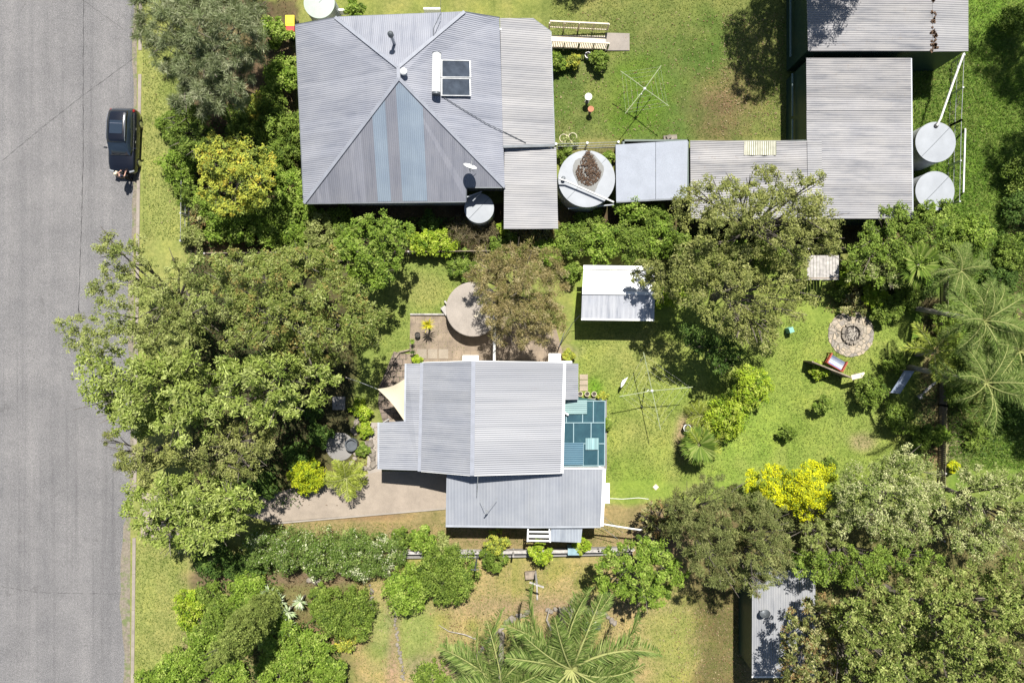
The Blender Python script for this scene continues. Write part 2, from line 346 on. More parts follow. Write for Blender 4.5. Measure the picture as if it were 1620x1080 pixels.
def poly_lobes(poly, zt, ze, rp, seed):
    rd = random.Random(seed); xs = [p[0] for p in poly]; ys = [p[1] for p in poly]; pts = []; dm = 1
    cand = []
    for _ in range(2500):
        p = (rd.uniform(min(xs), max(xs)), rd.uniform(min(ys), max(ys)))
        if in_poly(p, poly):
            d = edge_d(p, poly); cand.append((p, d)); dm = max(dm, d)
    for p, d in cand:
        if d < .38*rp: continue
        if all(math.hypot(p[0]-q[0], p[1]-q[1]) > .82*rp for q, _ in pts): pts.append((p, d))
    if not pts: pts = [max(cand, key=lambda c: c[1])]
    out = []
    for p, d in pts:
        r = min(rp*rd.uniform(.62, 1.02), d+.3*rp); z = ze+(zt-ze)*min(1, d/dm)**.6+rd.uniform(-.14, .14)*zt
        w = P(p[0], p[1], z); out.append((w.x, w.y, z, r/S*(H-z)/H))
        if rd.random() < .55 and d > .8*rp:
            z2 = z*.76; w = P(p[0]+rd.uniform(-.5, .5)*rp, p[1]+rd.uniform(-.5, .5)*rp, z2); out.append((w.x, w.y, z2, r*.9/S*(H-z2)/H))
    return out
def bez(a, b, c, n=6): return [a.lerp(b, i/n).lerp(b.lerp(c, i/n), i/n) for i in range(n+1)]
def trunk_mesh(base, lobes, parent, mat, r0, seed=0, name='trunk', maxl=14):
    rd = random.Random(seed); m = MB(); ls = [Vector(l[:3]) for l in lobes]
    cx = sum((l for l in ls), Vector())/len(ls); zt = max(l.z for l in ls); base = Vector(base)
    fork = base.lerp(Vector((cx.x, cx.y, 0)), .35); fork.z = base.z+max(.3, min(l.z for l in ls)*.45)
    m.tube([base-Vector((0, 0, .1)), base.lerp(fork, .5)+Vector((rd.uniform(-.1, .1), rd.uniform(-.1, .1), 0)), fork], [r0*1.25, r0, r0*.8], 8)
    sel = ls if len(ls) <= maxl else rd.sample(ls, maxl)
    for l in sel:
        mid = fork.lerp(l, .5)+Vector((rd.uniform(-.3, .3), rd.uniform(-.3, .3), zt*.07))
        end = l+Vector((0, 0, .15)); pts = bez(fork, mid, end, 5)
        m.tube(pts, [r0*.55*(1-i/6.2) for i in range(6)], 6)
        for q in range(3):
            a = pts[rd.randint(2, 4)]; b2 = end+Vector((rd.uniform(-1, 1), rd.uniform(-1, 1), rd.uniform(.1, .6)))*r0*5
            m.tube([a, a.lerp(b2, .5)+Vector((0, 0, .08)), b2], [r0*.22, r0*.15, r0*.06], 5)
    return m.build(name, mat, parent)
NS = [0]
def tree(name, label, poly, spec, zt, ze, rp, base=None, cat='tree', group=None, bark=None, r0=.16, tone=1.0, dens=1.0, squash=.75, low=-.2, lobes=None):
    NS[0] += 1; sd = NS[0]
    lb = lobes or poly_lobes(poly, zt, ze, rp, sd)
    if base is None: b = Vector((sum(l[0] for l in lb)/len(lb), sum(l[1] for l in lb)/len(lb), 0))
    else: b = P(base[0], base[1], 0) if len(base) == 2 else Vector(base)
    t = empty(name, b, label, cat, group)
    big = zt > 2.6
    trunk_mesh(b, lb, t, bark or BARK, r0 if big else .05, sd, 'trunk' if big else 'stem', 16 if big else 7)
    lobes_to_leaves('crown' if big else 'foliage', lb, spec, t, sd, squash, tone, dens, low)
    return t
def shrub(label, px, py, r, spec, h, name='shrub', cat='shrub', group=None, tone=1.0, dens=1.0, n=None, rp=None, flat=1.0):
    """rounded shrub with image centre px,py and radius r (photo pixels), h metres tall"""
    NS[0] += 1; sd = NS[0]; rd = random.Random(sd); lb = []
    rw = 1.13*r/S*(H-h*.7)/H; n = n or max(4, int(r/4)); c = P(px, py, h*.62)
    lb.append((c.x, c.y, h*.62, min(rw*.72, h*.55)))
    for i in range(n):
        a = 2*math.pi*(i+rd.uniform(-.25, .25))/n; q = rd.uniform(.52, .66); rr = rw*rd.uniform(.42, .54); z = h*rd.uniform(.38, .6)
        lb.append((c.x+math.cos(a)*rw*q, c.y+math.sin(a)*rw*q*flat, max(z, .15), rr))
    b = Vector((c.x, c.y, 0)); t = empty(name, b, label, cat, group)
    trunk_mesh(b, lb, t, BARK, max(.02, rw*.05), sd, 'stem', 5)
    lobes_to_leaves('foliage', lb, spec, t, sd, .85, tone, dens*1.3, -.45)
    return t
# palms ------------------------------------------------------------
def frond_mesh(name, length, leaf, droop, pairs=46, w=.05, col=((118,142,66), (164,178,104), (84,110,48)), seed=1, yellow=.1, wide=1.0, bend=0.0):
    """feather frond growing along +X from the origin, arching down"""
    rng = np.random.default_rng(seed); n = pairs
    def pt(u): return np.stack([length*(u-.12*u**3*droop), length*bend*u*u, length*(.42*u-.62*u*u*droop)], -1)
    u = np.repeat(np.linspace(.1, .99, n), 2); side = np.tile([1., -1.], n)
    p0 = pt(u); dt = unit(pt(u+.01)-pt(u-.01))
    lf = leaf*np.sin(np.pi*(u*.86+.11))**.6*rng.uniform(.8, 1.15, len(u))
    out = np.stack([.55+.25*u, side*wide*np.ones_like(u), -1.1+1.7*rng.random(len(u))], -1)
    out[:, 0] += rng.uniform(-.3, .3, len(u)); out = unit(out*np.array([1, 1, .8])+dt*.2)
    nrm = unit(np.cross(out, np.cross(np.tile([0, 0, 1.], (len(u), 1)), out))+rng.normal(size=(len(u), 3))*.25)
    cols = np.array([L(*c, e=1.6) for c in col]); cc = cols[rng.choice(3, len(u), p=[.5, .35, .15])]*rng.uniform(.8, 1.25, len(u))[:, None]
    pos = p0+out*lf[:, None]*.5
    ob = leaf_mesh(name, pos, nrm, out, lf, w*np.ones(len(u)), cc, None)
    # midrib into the same mesh
    me = ob.data; uu = np.linspace(0, 1, 9); pp = pt(uu); mb = MB(); mb.tube([tuple(q) for q in pp], [.0125*(1-.7*x) for x in uu], 5)
    import bmesh
    bm = bmesh.new(); bm.from_mesh(me); lay = bm.verts.layers.float_color['tint']
    vs = [bm.verts.new(v) for v in mb.v]
    for v in vs: v[lay] = (*L(200, 204, 130, e=1.6), 1)
    for f in mb.f: bm.faces.new([vs[i] for i in f])
    bm.to_mesh(me); bm.free()
    COL.objects.unlink(ob); bpy.data.objects.remove(ob); return me
FROND = [frond_mesh('frond', 1.0, .19, d, 118, .0105, seed=s, bend=bd) for d, s, bd in ((.85, 1, .14), (1.25, 2, -.2), (.6, 3, .05), (1.1, 4, .24), (1.4, 5, -.08))]
FRONDY = [frond_mesh('frond', 1.0, .26, .9, 40, .02, ((172,184,70), (196,206,100), (130,150,60)), seed=8)]
def palm(label, base, h, flen, n=16, top=None, seed=3, name='palm_tree', group=None, meshes=None, low=.0, trunk_r=.14, wdt=1.0, cat='palm'):
    rd = random.Random(seed); b = Vector(base); meshes = meshes or FROND
    t = empty(name, b, label, cat, group); tp = Vector(top) if top else b+Vector((0, 0, h))
    m = MB(); m.tube([b-Vector((0, 0, .1)), b.lerp(tp, .5), tp], [trunk_r*1.3, trunk_r, trunk_r*.9], 10)
    for i in range(int(h*3)):
        q = b.lerp(tp, (i+.5)/max(1, int(h*3))); m.tube([q-Vector((0, 0, .02)), q+Vector((0, 0, .02))], trunk_r*1.12, 10)
    m.build('trunk', BARKP if h > 1 else BARK, t)
    for i in range(n):
        o = bpy.data.objects.new('frond', meshes[i % len(meshes)]); COL.objects.link(o); o.parent = t
        o.location = tp-b; a = 2*math.pi*(i*.382+rd.uniform(-.06, .06)); el = (i/n)
        o.rotation_euler = (rd.uniform(-.75, .75), R(22)-R(62)*el+rd.uniform(-.12, .12)+low, a)
        k = flen*rd.uniform(.85, 1.1); o.scale = (k, k*wdt, k)
    return t
def fan_leaf_mesh(seed, n=22, col=((150,180,70), (190,206,110), (120,150,56))):
    rng = np.random.default_rng(seed); a = np.linspace(-1.1, 1.1, n)
    d = unit(np.stack([np.cos(a)+.15, np.sin(a), -.25*np.abs(a)/1.9-.1+0*a], -1)); ln = .62*np.ones(n)*rng.uniform(.8, 1.1, n)
    pos = np.array([.08, 0, .04])+d*ln[:, None]*.5
    cols = np.array([L(*c, e=2.35) for c in col]); cc = cols[rng.choice(3, n)]
    ob = leaf_mesh('fan_leaf', pos, np.tile([0, 0, 1.], (n, 1))+rng.normal(size=(n, 3))*.1, d, ln, .075*np.ones(n), cc, None)
    me = ob.data; bpy.data.objects.remove(ob); return me
FAN = [fan_leaf_mesh(1), fan_leaf_mesh(2)]
def spike_mesh(seed, n, ln, w, col, el=(10, 80)):
    rng = np.random.default_rng(seed); a = rng.uniform(0, 2*np.pi, n); e = np.radians(rng.uniform(el[0], el[1], n))
    d = np.stack([np.cos(a)*np.cos(e), np.sin(a)*np.cos(e), np.sin(e)], -1); l = ln*rng.uniform(.7, 1.1, n)
    nrm = unit(np.cross(np.cross(d, np.array([0, 0, 1.])), d)*1.0+1e-6); nrm[nrm[:, 2] < 0] *= -1
    cols = np.array([L(*c, e=1.35) for c in col]); cc = cols[rng.choice(len(cols), n)]
    ob = leaf_mesh('rosette', d*l[:, None]*.5+np.array([0, 0, .05]), nrm, d, l, w*np.ones(n), cc, None); me = ob.data; bpy.data.objects.remove(ob); return me
def rosette(name, label, px, py, mesh, h=.3, sc=1.0, cat='plant', group=None, rz=0):
    b = P(px, py, 0); t = empty(name, b, label, cat, group); z = h
    m = MB(); m.tube([b-Vector((0, 0, .05)), b+Vector((0, 0, z))], .06*sc, 7); m.build('stem', BARK, t)
    o = bpy.data.objects.new('leaves', mesh); COL.objects.link(o); o.parent = t; o.location = (0, 0, z); o.scale = (sc, sc, sc); o.rotation_euler = (0, 0, rz)
    return t
# ------------------------------------------------------------ ground
def grid_axis(lo, hi, f, ext):
    a = list(np.arange(lo, hi+f/2, f)); o = [6, 14, 30, 60, 110]
    return np.array([lo-e for e in o[::-1]] + a + [hi+e for e in o])
gx = grid_axis(-38, 46, .22, 110); gy = grid_axis(-30, 34, .22, 110)
X, Y = np.meshgrid(gx, gy); px = X*S+810; py = 540-Y*S
def kerb_x(Yw): return (218 - 12*(540-Yw*S)/1080 - 810)/S if False else ((219-13*((540-Yw*S)/1080)) - 810)/S
def vnoise(sc, seed):
    rng = np.random.default_rng(seed); g = rng.random((256, 256))
    a = (X*sc) % 255; b = (Y*sc) % 255; i = a.astype(int); j = b.astype(int); u = a-i; v = b-j; u = u*u*(3-2*u); v = v*v*(3-2*v)
    return (g[j, i]*(1-u)+g[j, i+1]*u)*(1-v)+(g[j+1, i]*(1-u)+g[j+1, i+1]*u)*v
VN = vnoise(.35, 1)*.6+vnoise(1.1, 2)*.4; VN2 = vnoise(.8, 5)*.5+vnoise(2.2, 6)*.5
col = np.tile(np.array(L(152, 166, 84)), X.shape+(1,)).astype(float)
def blend(mask, c, amt=1.0):
    global col
    m = np.clip(mask, 0, 1)[..., None]*amt; col = col*(1-m)+np.array(L(*c))*m
def rect(x0, y0, x1, y1, s=8):
    sg = lambda a: 1/(1+np.exp(-np.clip(a/s*4, -30, 30)))
    w = (VN2-.5)*s*2.2
    return sg(px-x0+w)*sg(x1-px+w)*sg(py-y0+w)*sg(y1-py+w)
def ell(x, y, rx, ry, soft=.4, nz=.5):
    d = np.hypot((px-x)/rx, (py-y)/ry)+(VN2-.5)*nz; return np.clip((1+soft-d)/soft/2+.0, 0, 1)
DIRT = (168, 146, 120); DARKS = (112, 92, 72); DRY = (184, 172, 108)
blend(rect(205, -400, 300, 1400, 4), (164, 178, 92))                    # verge
blend(rect(860, -300, 1260, 222, 8), (108, 136, 60))                      # neighbour's lawn
blend(rect(860, -60, 1260, 60, 14), (150, 160, 84), .55); blend(ell(1000, 150, 60, 60), (110, 150, 40), .7); blend(ell(1200, 150, 60, 90), (150, 158, 82), .6)
blend(ell(1140, 168, 46, 52, .7, 1.1), (136, 114, 82), .9); blend(ell(1120, 70, 40, 60), (96, 130, 50), .6)
blend(ell(640, 5, 260, 30), (150, 166, 78), .8)
blend(rect(560, 410, 770, 640, 8), (146, 168, 78)); blend(ell(665, 460, 40, 26), (176, 180, 100), .6)
blend(rect(905, 430, 1460, 860, 8), (152, 178, 76)); blend(ell(985, 560, 60, 40, .8), (172, 178, 100), .6); blend(ell(1010, 690, 40, 40, .8), (182, 184, 104), .55)
blend(ell(1000, 770, 60, 50, .8), (140, 176, 62), .5); blend(ell(1180, 700, 60, 70, .8), (150, 190, 70), .6); blend(ell(940, 612, 14, 14), (110, 170, 30), .7)
blend(ell(1370, 660, 60, 50), (150, 176, 80), .6); blend(ell(1365, 700, 22, 14), (186, 164, 128), .6)
blend(rect(1440, -300, 2300, 560, 10), (116, 156, 52)); blend(rect(1500, 560, 2300, 800, 14), (124, 158, 60))
blend(ell(1480, 60, 60, 90), (126, 150, 76), .5); blend(ell(1530, 640, 40, 60), (140, 110, 80), .6); blend(ell(1515, 700, 20, 40), (188, 170, 140), .7)
blend(rect(1458, 470, 1488, 740, 7), (140, 118, 88), .75); blend(rect(1595, 330, 1680, 560, 8), (128, 104, 84), .8)
blend(ell(1465, 640, 22, 60), (150, 160, 96), .5)
blend(rect(430, 800, 1200, 880, 6), (166, 156, 100)); blend(ell(770, 850, 50, 16, .8), (176, 150, 112), .6); blend(ell(1010, 850, 60, 14), (172, 148, 112), .6); blend(ell(560, 815, 90, 8), (150, 122, 88), .6)
blend(rect(560, 880, 1250, 1400, 8), (166, 168, 88)); blend(np.clip((VN-.38)*4, 0, 1)*rect(560, 880, 1250, 1400, 8), (190, 174, 116), .75)
blend(ell(660, 1010, 34, 60), (150, 182, 90), .6); blend(ell(1060, 1010, 40, 70), (150, 176, 74), .6); blend(ell(1160, 1000, 40, 60), (182, 172, 106), .6)
blend(ell(620, 1000, 10, 120, .6), (172, 146, 120), .8); blend(ell(870, 960, 130, 14, .8), (176, 150, 122), .7); blend(ell(720, 1060, 80, 26), (190, 168, 138), .7); blend(ell(600, 1000, 24, 50), (150, 176, 90), .7)
blend(ell(520, 1000, 50, 26, .6), (176, 136, 104), .9); blend(ell(480, 915, 90, 10), (168, 140, 116), .8); blend(ell(345, 915, 46, 18), (158, 132, 110), .8)
blend(ell(305, 1020, 14, 60), (176, 150, 130), .7)
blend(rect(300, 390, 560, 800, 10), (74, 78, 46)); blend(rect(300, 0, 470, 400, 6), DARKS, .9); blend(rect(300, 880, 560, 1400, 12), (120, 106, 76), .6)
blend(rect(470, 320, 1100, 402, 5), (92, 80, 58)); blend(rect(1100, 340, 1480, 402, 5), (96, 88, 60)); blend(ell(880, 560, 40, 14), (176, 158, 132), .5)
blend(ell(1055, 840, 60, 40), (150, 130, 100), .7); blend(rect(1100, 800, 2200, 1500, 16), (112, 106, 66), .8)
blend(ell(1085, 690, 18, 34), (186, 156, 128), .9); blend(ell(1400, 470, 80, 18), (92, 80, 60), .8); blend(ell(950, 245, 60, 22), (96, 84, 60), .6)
blend(np.clip((VN-.45)*2.5, 0, 1), (186, 178, 110), .28); blend(np.clip((.42-VN2)*2.5, 0, 1), (104, 136, 50), .3)
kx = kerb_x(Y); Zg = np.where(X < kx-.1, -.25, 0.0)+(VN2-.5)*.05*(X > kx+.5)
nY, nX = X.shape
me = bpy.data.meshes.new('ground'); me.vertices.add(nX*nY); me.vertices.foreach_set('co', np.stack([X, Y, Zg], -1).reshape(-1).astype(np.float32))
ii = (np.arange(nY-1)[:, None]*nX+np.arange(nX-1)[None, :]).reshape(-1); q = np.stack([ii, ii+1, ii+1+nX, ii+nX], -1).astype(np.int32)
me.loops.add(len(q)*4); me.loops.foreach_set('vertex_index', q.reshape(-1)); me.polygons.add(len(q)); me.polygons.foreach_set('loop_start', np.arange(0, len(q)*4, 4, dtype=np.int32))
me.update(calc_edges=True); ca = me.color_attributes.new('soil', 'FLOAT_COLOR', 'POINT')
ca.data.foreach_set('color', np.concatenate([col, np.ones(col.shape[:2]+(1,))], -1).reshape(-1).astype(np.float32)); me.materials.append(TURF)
me.polygons.foreach_set('use_smooth', [True]*len(me.polygons))
g = bpy.data.objects.new('ground', me); COL.objects.link(g); tag(g, kind='structure')
def struct(name, mb, mat, **k): o = mb.build(name, mat, **k); tag(o, kind='structure'); return o
def flat(pts, z=0.03, th=.1): return MB().slab([P(a, b, z) for a, b in pts], th)
kxf = lambda yy: float(kerb_x(np.array(yy)))
rd = random.Random(4); ys = np.linspace(-140, 140, 260)
m = MB(); L0 = [(-60, y) for y in ys]; R0 = [(kxf(y)-.16-.3*max(0, math.sin(y*.35+1))*(1 if y < 6 else .4)-(.25 if y < -12 else 0)-rd.uniform(0, .14), y) for y in ys]
for i in range(len(ys)-1): m.face([(-60, ys[i], -.12), (R0[i][0], ys[i], -.12), (R0[i+1][0], ys[i+1], -.12), (-60, ys[i+1], -.12)])
struct('road', m, ROAD)
m = MB()                                                             # gravel and silt in the gutter
for i in range(len(ys)-1): m.face([(R0[i][0]-.05, ys[i], -.116), (kxf(ys[i])+.02, ys[i], -.116), (kxf(ys[i+1])+.02, ys[i+1], -.116), (R0[i+1][0]-.05, ys[i+1], -.116)])
m_, t_, b_ = nt('gutter_silt')
cg = mul(t_, ramp(t_, noise(t_, 7, 7, rough=.8), [(.3, (.08, .07, .055)), (.7, (.26, .22, .17))]), (.10, .13, .04), ramp(t_, noise(t_, 2.2, 7, rough=.75), [(.5, (0, 0, 0)), (.6, (.85, .85, .85))]), 'MIX')
t_.links.new(cg, b_.inputs['Base Color']); b_.inputs['Roughness'].default_value = .95; GUT = m_; struct('gutter', m, GUT)
for (a, b) in ((-140, -13.2), (-10.2, 18.0), (19.6, 140)):
    m = MB(); n = max(1, int((b-a)/2.4))
    for i in range(n):
        y0, y1 = a+(b-a)*i/n, a+(b-a)*(i+1)/n-.02
        x0, x1 = kxf(y0), kxf(y1)
        m.raw([(x0, y0, -.2), (x0+.27, y0, -.2), (x0+.27, y0, .035), (x0+.05, y0, .035), (x1, y1, -.2), (x1+.27, y1, -.2), (x1+.27, y1, .035), (x1+.05, y1, .035)],
              [(0, 1, 2, 3), (7, 6, 5, 4), (0, 3, 7, 4), (3, 2, 6, 7), (2, 1, 5, 6)])
    struct('kerb', m, CONCK)
m = MB(); y0, y1 = -13.2, -10.2; m.slab([(kxf(0)-.1, y1, -.06), (kxf(0)-.1, y0, -.06), (kxf(0)+1.0, y0, .05), (kxf(0)+4.5, y0-.2, .05), (kxf(0)+4.5, y1-.2, .05), (kxf(0)+1, y1, .05)], .15); struct('driveway_apron', m, CONC)
# tarred seams in the road, and power-line shadows painted as dark strips
TAR_WIRE_SHADOW = plain('tar', (.035, .034, .035), .7, var=.3)
def seam(pts, w):  # strip on the road
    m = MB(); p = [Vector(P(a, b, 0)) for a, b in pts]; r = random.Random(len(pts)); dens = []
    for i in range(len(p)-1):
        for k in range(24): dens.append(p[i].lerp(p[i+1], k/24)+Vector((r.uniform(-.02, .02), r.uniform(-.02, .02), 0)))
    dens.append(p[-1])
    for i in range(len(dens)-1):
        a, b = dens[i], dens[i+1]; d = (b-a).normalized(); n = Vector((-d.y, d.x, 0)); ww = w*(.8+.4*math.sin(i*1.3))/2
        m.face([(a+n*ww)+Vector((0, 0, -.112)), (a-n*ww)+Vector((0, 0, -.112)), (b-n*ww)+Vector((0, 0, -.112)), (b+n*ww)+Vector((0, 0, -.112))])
    struct('road_seam', m, TAR_WIRE_SHADOW)
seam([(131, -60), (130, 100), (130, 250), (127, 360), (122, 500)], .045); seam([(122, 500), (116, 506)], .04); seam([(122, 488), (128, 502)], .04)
seam([(110, -15), (200, 50)], .022); seam([(212, 90), (130, 150), (60, 205), (0, 255)], .028); seam([(0, 928), (60, 938), (190, 940)], .025)  # upper diagonal pair: power-line shadows painted as thin dark strips
# ------------------------------------------------------------ paths and paving
DRV = [(380, 812), (410, 785), (470, 770), (540, 760), (600, 745), (706, 745), (706, 803), (600, 812), (500, 820), (430, 826)]
struct('driveway', flat(DRV, .05, .12), CONC)
struct('driveway_edge', MB().beam(P(428, 828, .04), P(600, 813, .04), .1, .1).beam(P(600, 813, .04), P(705, 804, .04), .1, .1), CONCS)
PAV = brickish('clay_pavers', (.22, .165, .125), (.16, .125, .1), (.08, .065, .05), .42, .4, .03)
PAV2 = brickish('patio_pavers', (.225, .175, .125), (.205, .16, .115), (.165, .128, .095), .62, .6, .02)
struct('patio', flat([(649, 497), (705, 497), (720, 480), (790, 470), (880, 520), (895, 575), (640, 575), (648, 560)], .04, .1), PAV2)
struct('brick_path', flat([(648, 560), (642, 600), (640, 668), (606, 668), (598, 640), (600, 612), (617, 570), (623, 556)], .035, .1), PAV)
struct('path', flat([(586, 668), (604, 668), (604, 775), (590, 776), (580, 740)], .045, .1), CONCS)
m = MB()
for i in range(3): m.slab([P(660+i*17, 552, .06), P(675+i*17, 552, .06), P(675+i*17, 567, .06), P(660+i*17, 567, .06)], .05)
struct('stepping_path', m, concrete('stepping_stone', (.26, .22, .17)))
struct('round_path', MB().lathe(P(538, 706, 0), [(.95, -.05), (.95, .05), (.93, .06)], 36), CONCG)
struct('square_path', MB().slab([P(526, 627, .05), P(546, 627, .05), P(546, 648, .05), P(526, 648, .05)], .08), CONCG)
m = MB()
for i in range(3): m.slab([P(917, 592+i*9, .06), P(930, 592+i*9, .06), P(930, 600+i*9, .06), P(917, 600+i*9, .06)], .06)
struct('door_path', m, concrete('cream_paver', (.33, .27, .2)))
struct('ramp_pad', MB().slab([P(958, 52, .1), P(996, 53, .06), P(996, 80, .06), P(958, 80, .1)], .16), concrete('ramp_concrete', (.25, .22, .19)))
m = MB(); m.tube([P(x, y, .02) for x, y in ((965, 788), (985, 789), (1010, 787), (1026, 789))], .02, 5); tag(m.build('garden_hose', PVC), 'pale garden hose lying on the lawn beside the white awning', 'hose')
# garden edging
def edging(pts, label, mat=WOOD, w=.1, h=.18, cat='edging', name='garden_edging'):
    m = MB()
    for (a, b) in zip(pts, pts[1:]): m.beam(P(*a, h/2), P(*b, h/2), w, h)
    return tag(m.build(name, mat), label, cat)
edging([(649, 497), (722, 497)], 'straight timber sleeper edging along the top of the paved patio', WOODG)
edging([(648, 553), (632, 557), (625, 566)], 'short dark bent edging between the lawn and the brick path', WOOD)
edging([(625, 566), (612, 590), (600, 612)], 'curved low edging between brick path and shaded lawn', WOOD, .07)
edging([(598, 668), (596, 735)], 'pale concrete edging in front of the stepped verandah', CONCS)
def stones(pts, label, n, r=.16, seed=1, name='stone_border', group=None):
    rdd = random.Random(seed); m = MB(); segs = [(Vector(P(*a)), Vector(P(*b))) for a, b in zip(pts, pts[1:])]; tot = sum((b-a).length for a, b in segs)
    for i in range(n):
        s_ = tot*(i+.5)/n
        for a, b in segs:
            if s_ <= (b-a).length: p = a.lerp(b, s_/(b-a).length); break
            s_ -= (b-a).length
        p = p+Vector((rdd.uniform(-.08, .08), rdd.uniform(-.08, .08), .04)); rr = r*rdd.uniform(.7, 1.3)
        base = len(m.v); k = 7
        for q, (f, z) in enumerate(((1.0, 0), (.95, .5), (.6, .85))):
            for j in range(k):
                t_ = 2*math.pi*j/k; m.v.append((p.x+math.cos(t_)*rr*f*(1+.2*math.sin(j*2.1+i)), p.y+math.sin(t_)*rr*f*(1+.2*math.cos(j*1.7+i)), p.z+z*rr*.8))
        for q in range(2):
            for j in range(k): m.f.append([base+q*k+j, base+q*k+(j+1)%k, base+(q+1)*k+(j+1)%k, base+(q+1)*k+j])
        m.f.append([base+2*k+j for j in range(k)])
    return tag(m.build(name, STONE), label, 'border', group)
stones([(560, 690), (566, 660), (582, 655)], 'rough stones bordering the top of the fern bed by the verandah', 9, .2, 2)
stones([(556, 735), (572, 705), (588, 700), (590, 735), (575, 744)], 'pale stones piled round the fern bed beside the drive', 14, .22, 3)
stones([(618, 905), (622, 940), (626, 985), (632, 1030), (640, 1075)], 'line of flat stones running down the dry lawn below the two round shrubs', 34, .12, 4)
stones([(799, 985), (820, 973), (838, 968)], 'broken row of stones beside the left palm bed', 7, .18, 5)
stones([(862, 965), (900, 962), (930, 965), (958, 972), (975, 985)], 'stone border along the top of the palm bed', 18, .17, 6)
stones([(745, 1045), (775, 1010), (800, 985)], 'crumbling stone edge on the left of the palm bed', 14, .14, 9)
stones([(490, 915), (508, 920)], 'few pale stones under the white-flowering hedge', 9, .2, 7)
stones([(586, 925), (590, 950), (588, 970)], 'small stones beside the dense green shrub', 14, .12, 8)
# ------------------------------------------------------------ roofs and buildings
ROOF_N = corrugated('blue_grey_corrugated', (.255, .264, .298), .12, .012, .05, sv=.05)
ROOF_NS = corrugated('grey_corrugated_south', (.225, .23, .26), .12, .012, .05, sv=.09)
ROOF_NL = corrugated('new_corrugated', (.235, .285, .34), .12, .012, .02, sv=.05, stain=.05)
ROOF_V = corrugated('verandah_corrugated', (.27, .265, .265), .14, .014, .12, sv=.07)
ROOF_O = corrugated('old_shed_corrugated', (.26, .252, .25), .14, .016, .22, sv=.12, stain=.3)
ROOF_M = corrugated('cottage_corrugated', (.26, .268, .29), .13, .014, .07, sv=.07)
ROOF_ME = corrugated('cottage_corrugated_east', (.265, .27, .285), .13, .014, .1, sv=.08)
ROOF_F = corrugated('skillion_steel', (.255, .268, .292), .2, .008, .05, sv=.04, stain=.08)
ROOF_W = corrugated('white_ribbed_steel', (.46, .47, .47), .32, .03, .1, sv=.03, stain=.2, trap=True)
ROOF_S = corrugated('shed_grey_steel', (.32, .325, .335), .15, .02, .12, sv=.1, stain=.2)
FIBRO = concrete('fibre_cement_sheet', (.27, .29, .33), .12)
RIDGE = plain('ridge_cap_steel', (.22, .232, .265), .65, .0, var=.1)
FLOORC = CONCG
def Q(pts): return [Vector(P(*p)) for p in pts]
def roof_face(m, pts, down):
    """pts 3D; down = horizontal direction the water runs"""
    pts = [Vector(p) for p in pts]; ar = sum(pts[i].x*pts[(i+1)%len(pts)].y-pts[(i+1)%len(pts)].x*pts[i].y for i in range(len(pts)))
    if ar < 0: pts = pts[::-1]
    d = Vector((*down, 0)).normalized(); u = Vector((-d.y, d.x, 0))
    uv = [(p.dot(u), math.hypot(p.dot(d), 0)) for p in pts]
    m.face(pts, uv); n = len(pts)
    low = [p-Vector((0, 0, .035)) for p in pts]; m.face(low[::-1], uv[::-1])
    for i in range(n):
        j = (i+1) % n; m.face([low[i], low[j], pts[j], pts[i]], [uv[i], uv[j], uv[j], uv[i]])
    return m
def roof(name, pts, down, mat, parent, label=None):
    o = roof_face(MB(), pts, down).build(name, mat, parent)
    if label: tag(o, label)
    return o
def cap(a, b, w=.26, h=.05): return MB().beam(Vector(a)+Vector((0, 0, .03)), Vector(b)+Vector((0, 0, .03)), w, h)
def walls(name, plan, tops, mat, parent, z0=0.0, th=.12):
    m = MB(); n = len(plan)
    for i in range(n):
        a, b = Vector(plan[i][:2]), Vector(plan[(i+1)%n][:2]); d = (b-a).normalized(); nn = Vector((d.y, -d.x))*th
        za, zb = tops[i], tops[(i+1)%n]
        v = [(a.x, a.y, z0), (b.x, b.y, z0), (b.x, b.y, zb), (a.x, a.y, za)]
        w = [(a.x-nn.x, a.y-nn.y, z0), (b.x-nn.x, b.y-nn.y, z0), (b.x-nn.x, b.y-nn.y, zb), (a.x-nn.x, a.y-nn.y, za)]
        m.raw(v+w, [(0, 1, 2, 3), (7, 6, 5, 4), (3, 2, 6, 7), (0, 4, 5, 1)])
    return m.build(name, mat, parent)
def window(parent, c, w, h, rz, label=None):
    f = MB(); ca_, sa_ = math.cos(rz), math.sin(rz)
    def at(u, v, n=0): return (c[0]+u*ca_-n*-sa_*1, c[1]+u*sa_+n*-ca_, c[2]+v)
    for (u, v, a, b) in ((0, h/2, w+.1, .07), (0, -h/2, w+.1, .07), (-w/2, 0, .07, h), (w/2, 0, .07, h), (0, 0, .04, h)):
        f.box(at(u, v, .03), (a, .07, b), rz)
    o = f.build('window', WHITE, parent); MB().box(at(0, 0, .015), (w-.04, .02, h-.04), rz).build('pane', GLASSD, o); return o
def door(parent, c, w, h, rz, mat=WHITE):
    o = MB().box(c, (w, .06, h), rz).build('door', mat, parent); ca_, sa_ = math.cos(rz), math.sin(rz)
    MB().box((c[0]+w*.38*ca_+.05*sa_, c[1]+w*.38*sa_-.05*ca_, c[2]), (.03, .05, .12), rz).build('handle', STEELD, o); return o
def gutter(parent, a, b, w=.13, mat=WHITE): return MB().beam(a, b, w, .1).build('gutter', mat, parent)
def ccw(pl): 
    a = sum(pl[i][0]*pl[(i+1)%len(pl)][1]-pl[(i+1)%len(pl)][0]*pl[i][1] for i in range(len(pl))); return pl if a > 0 else pl[::-1]
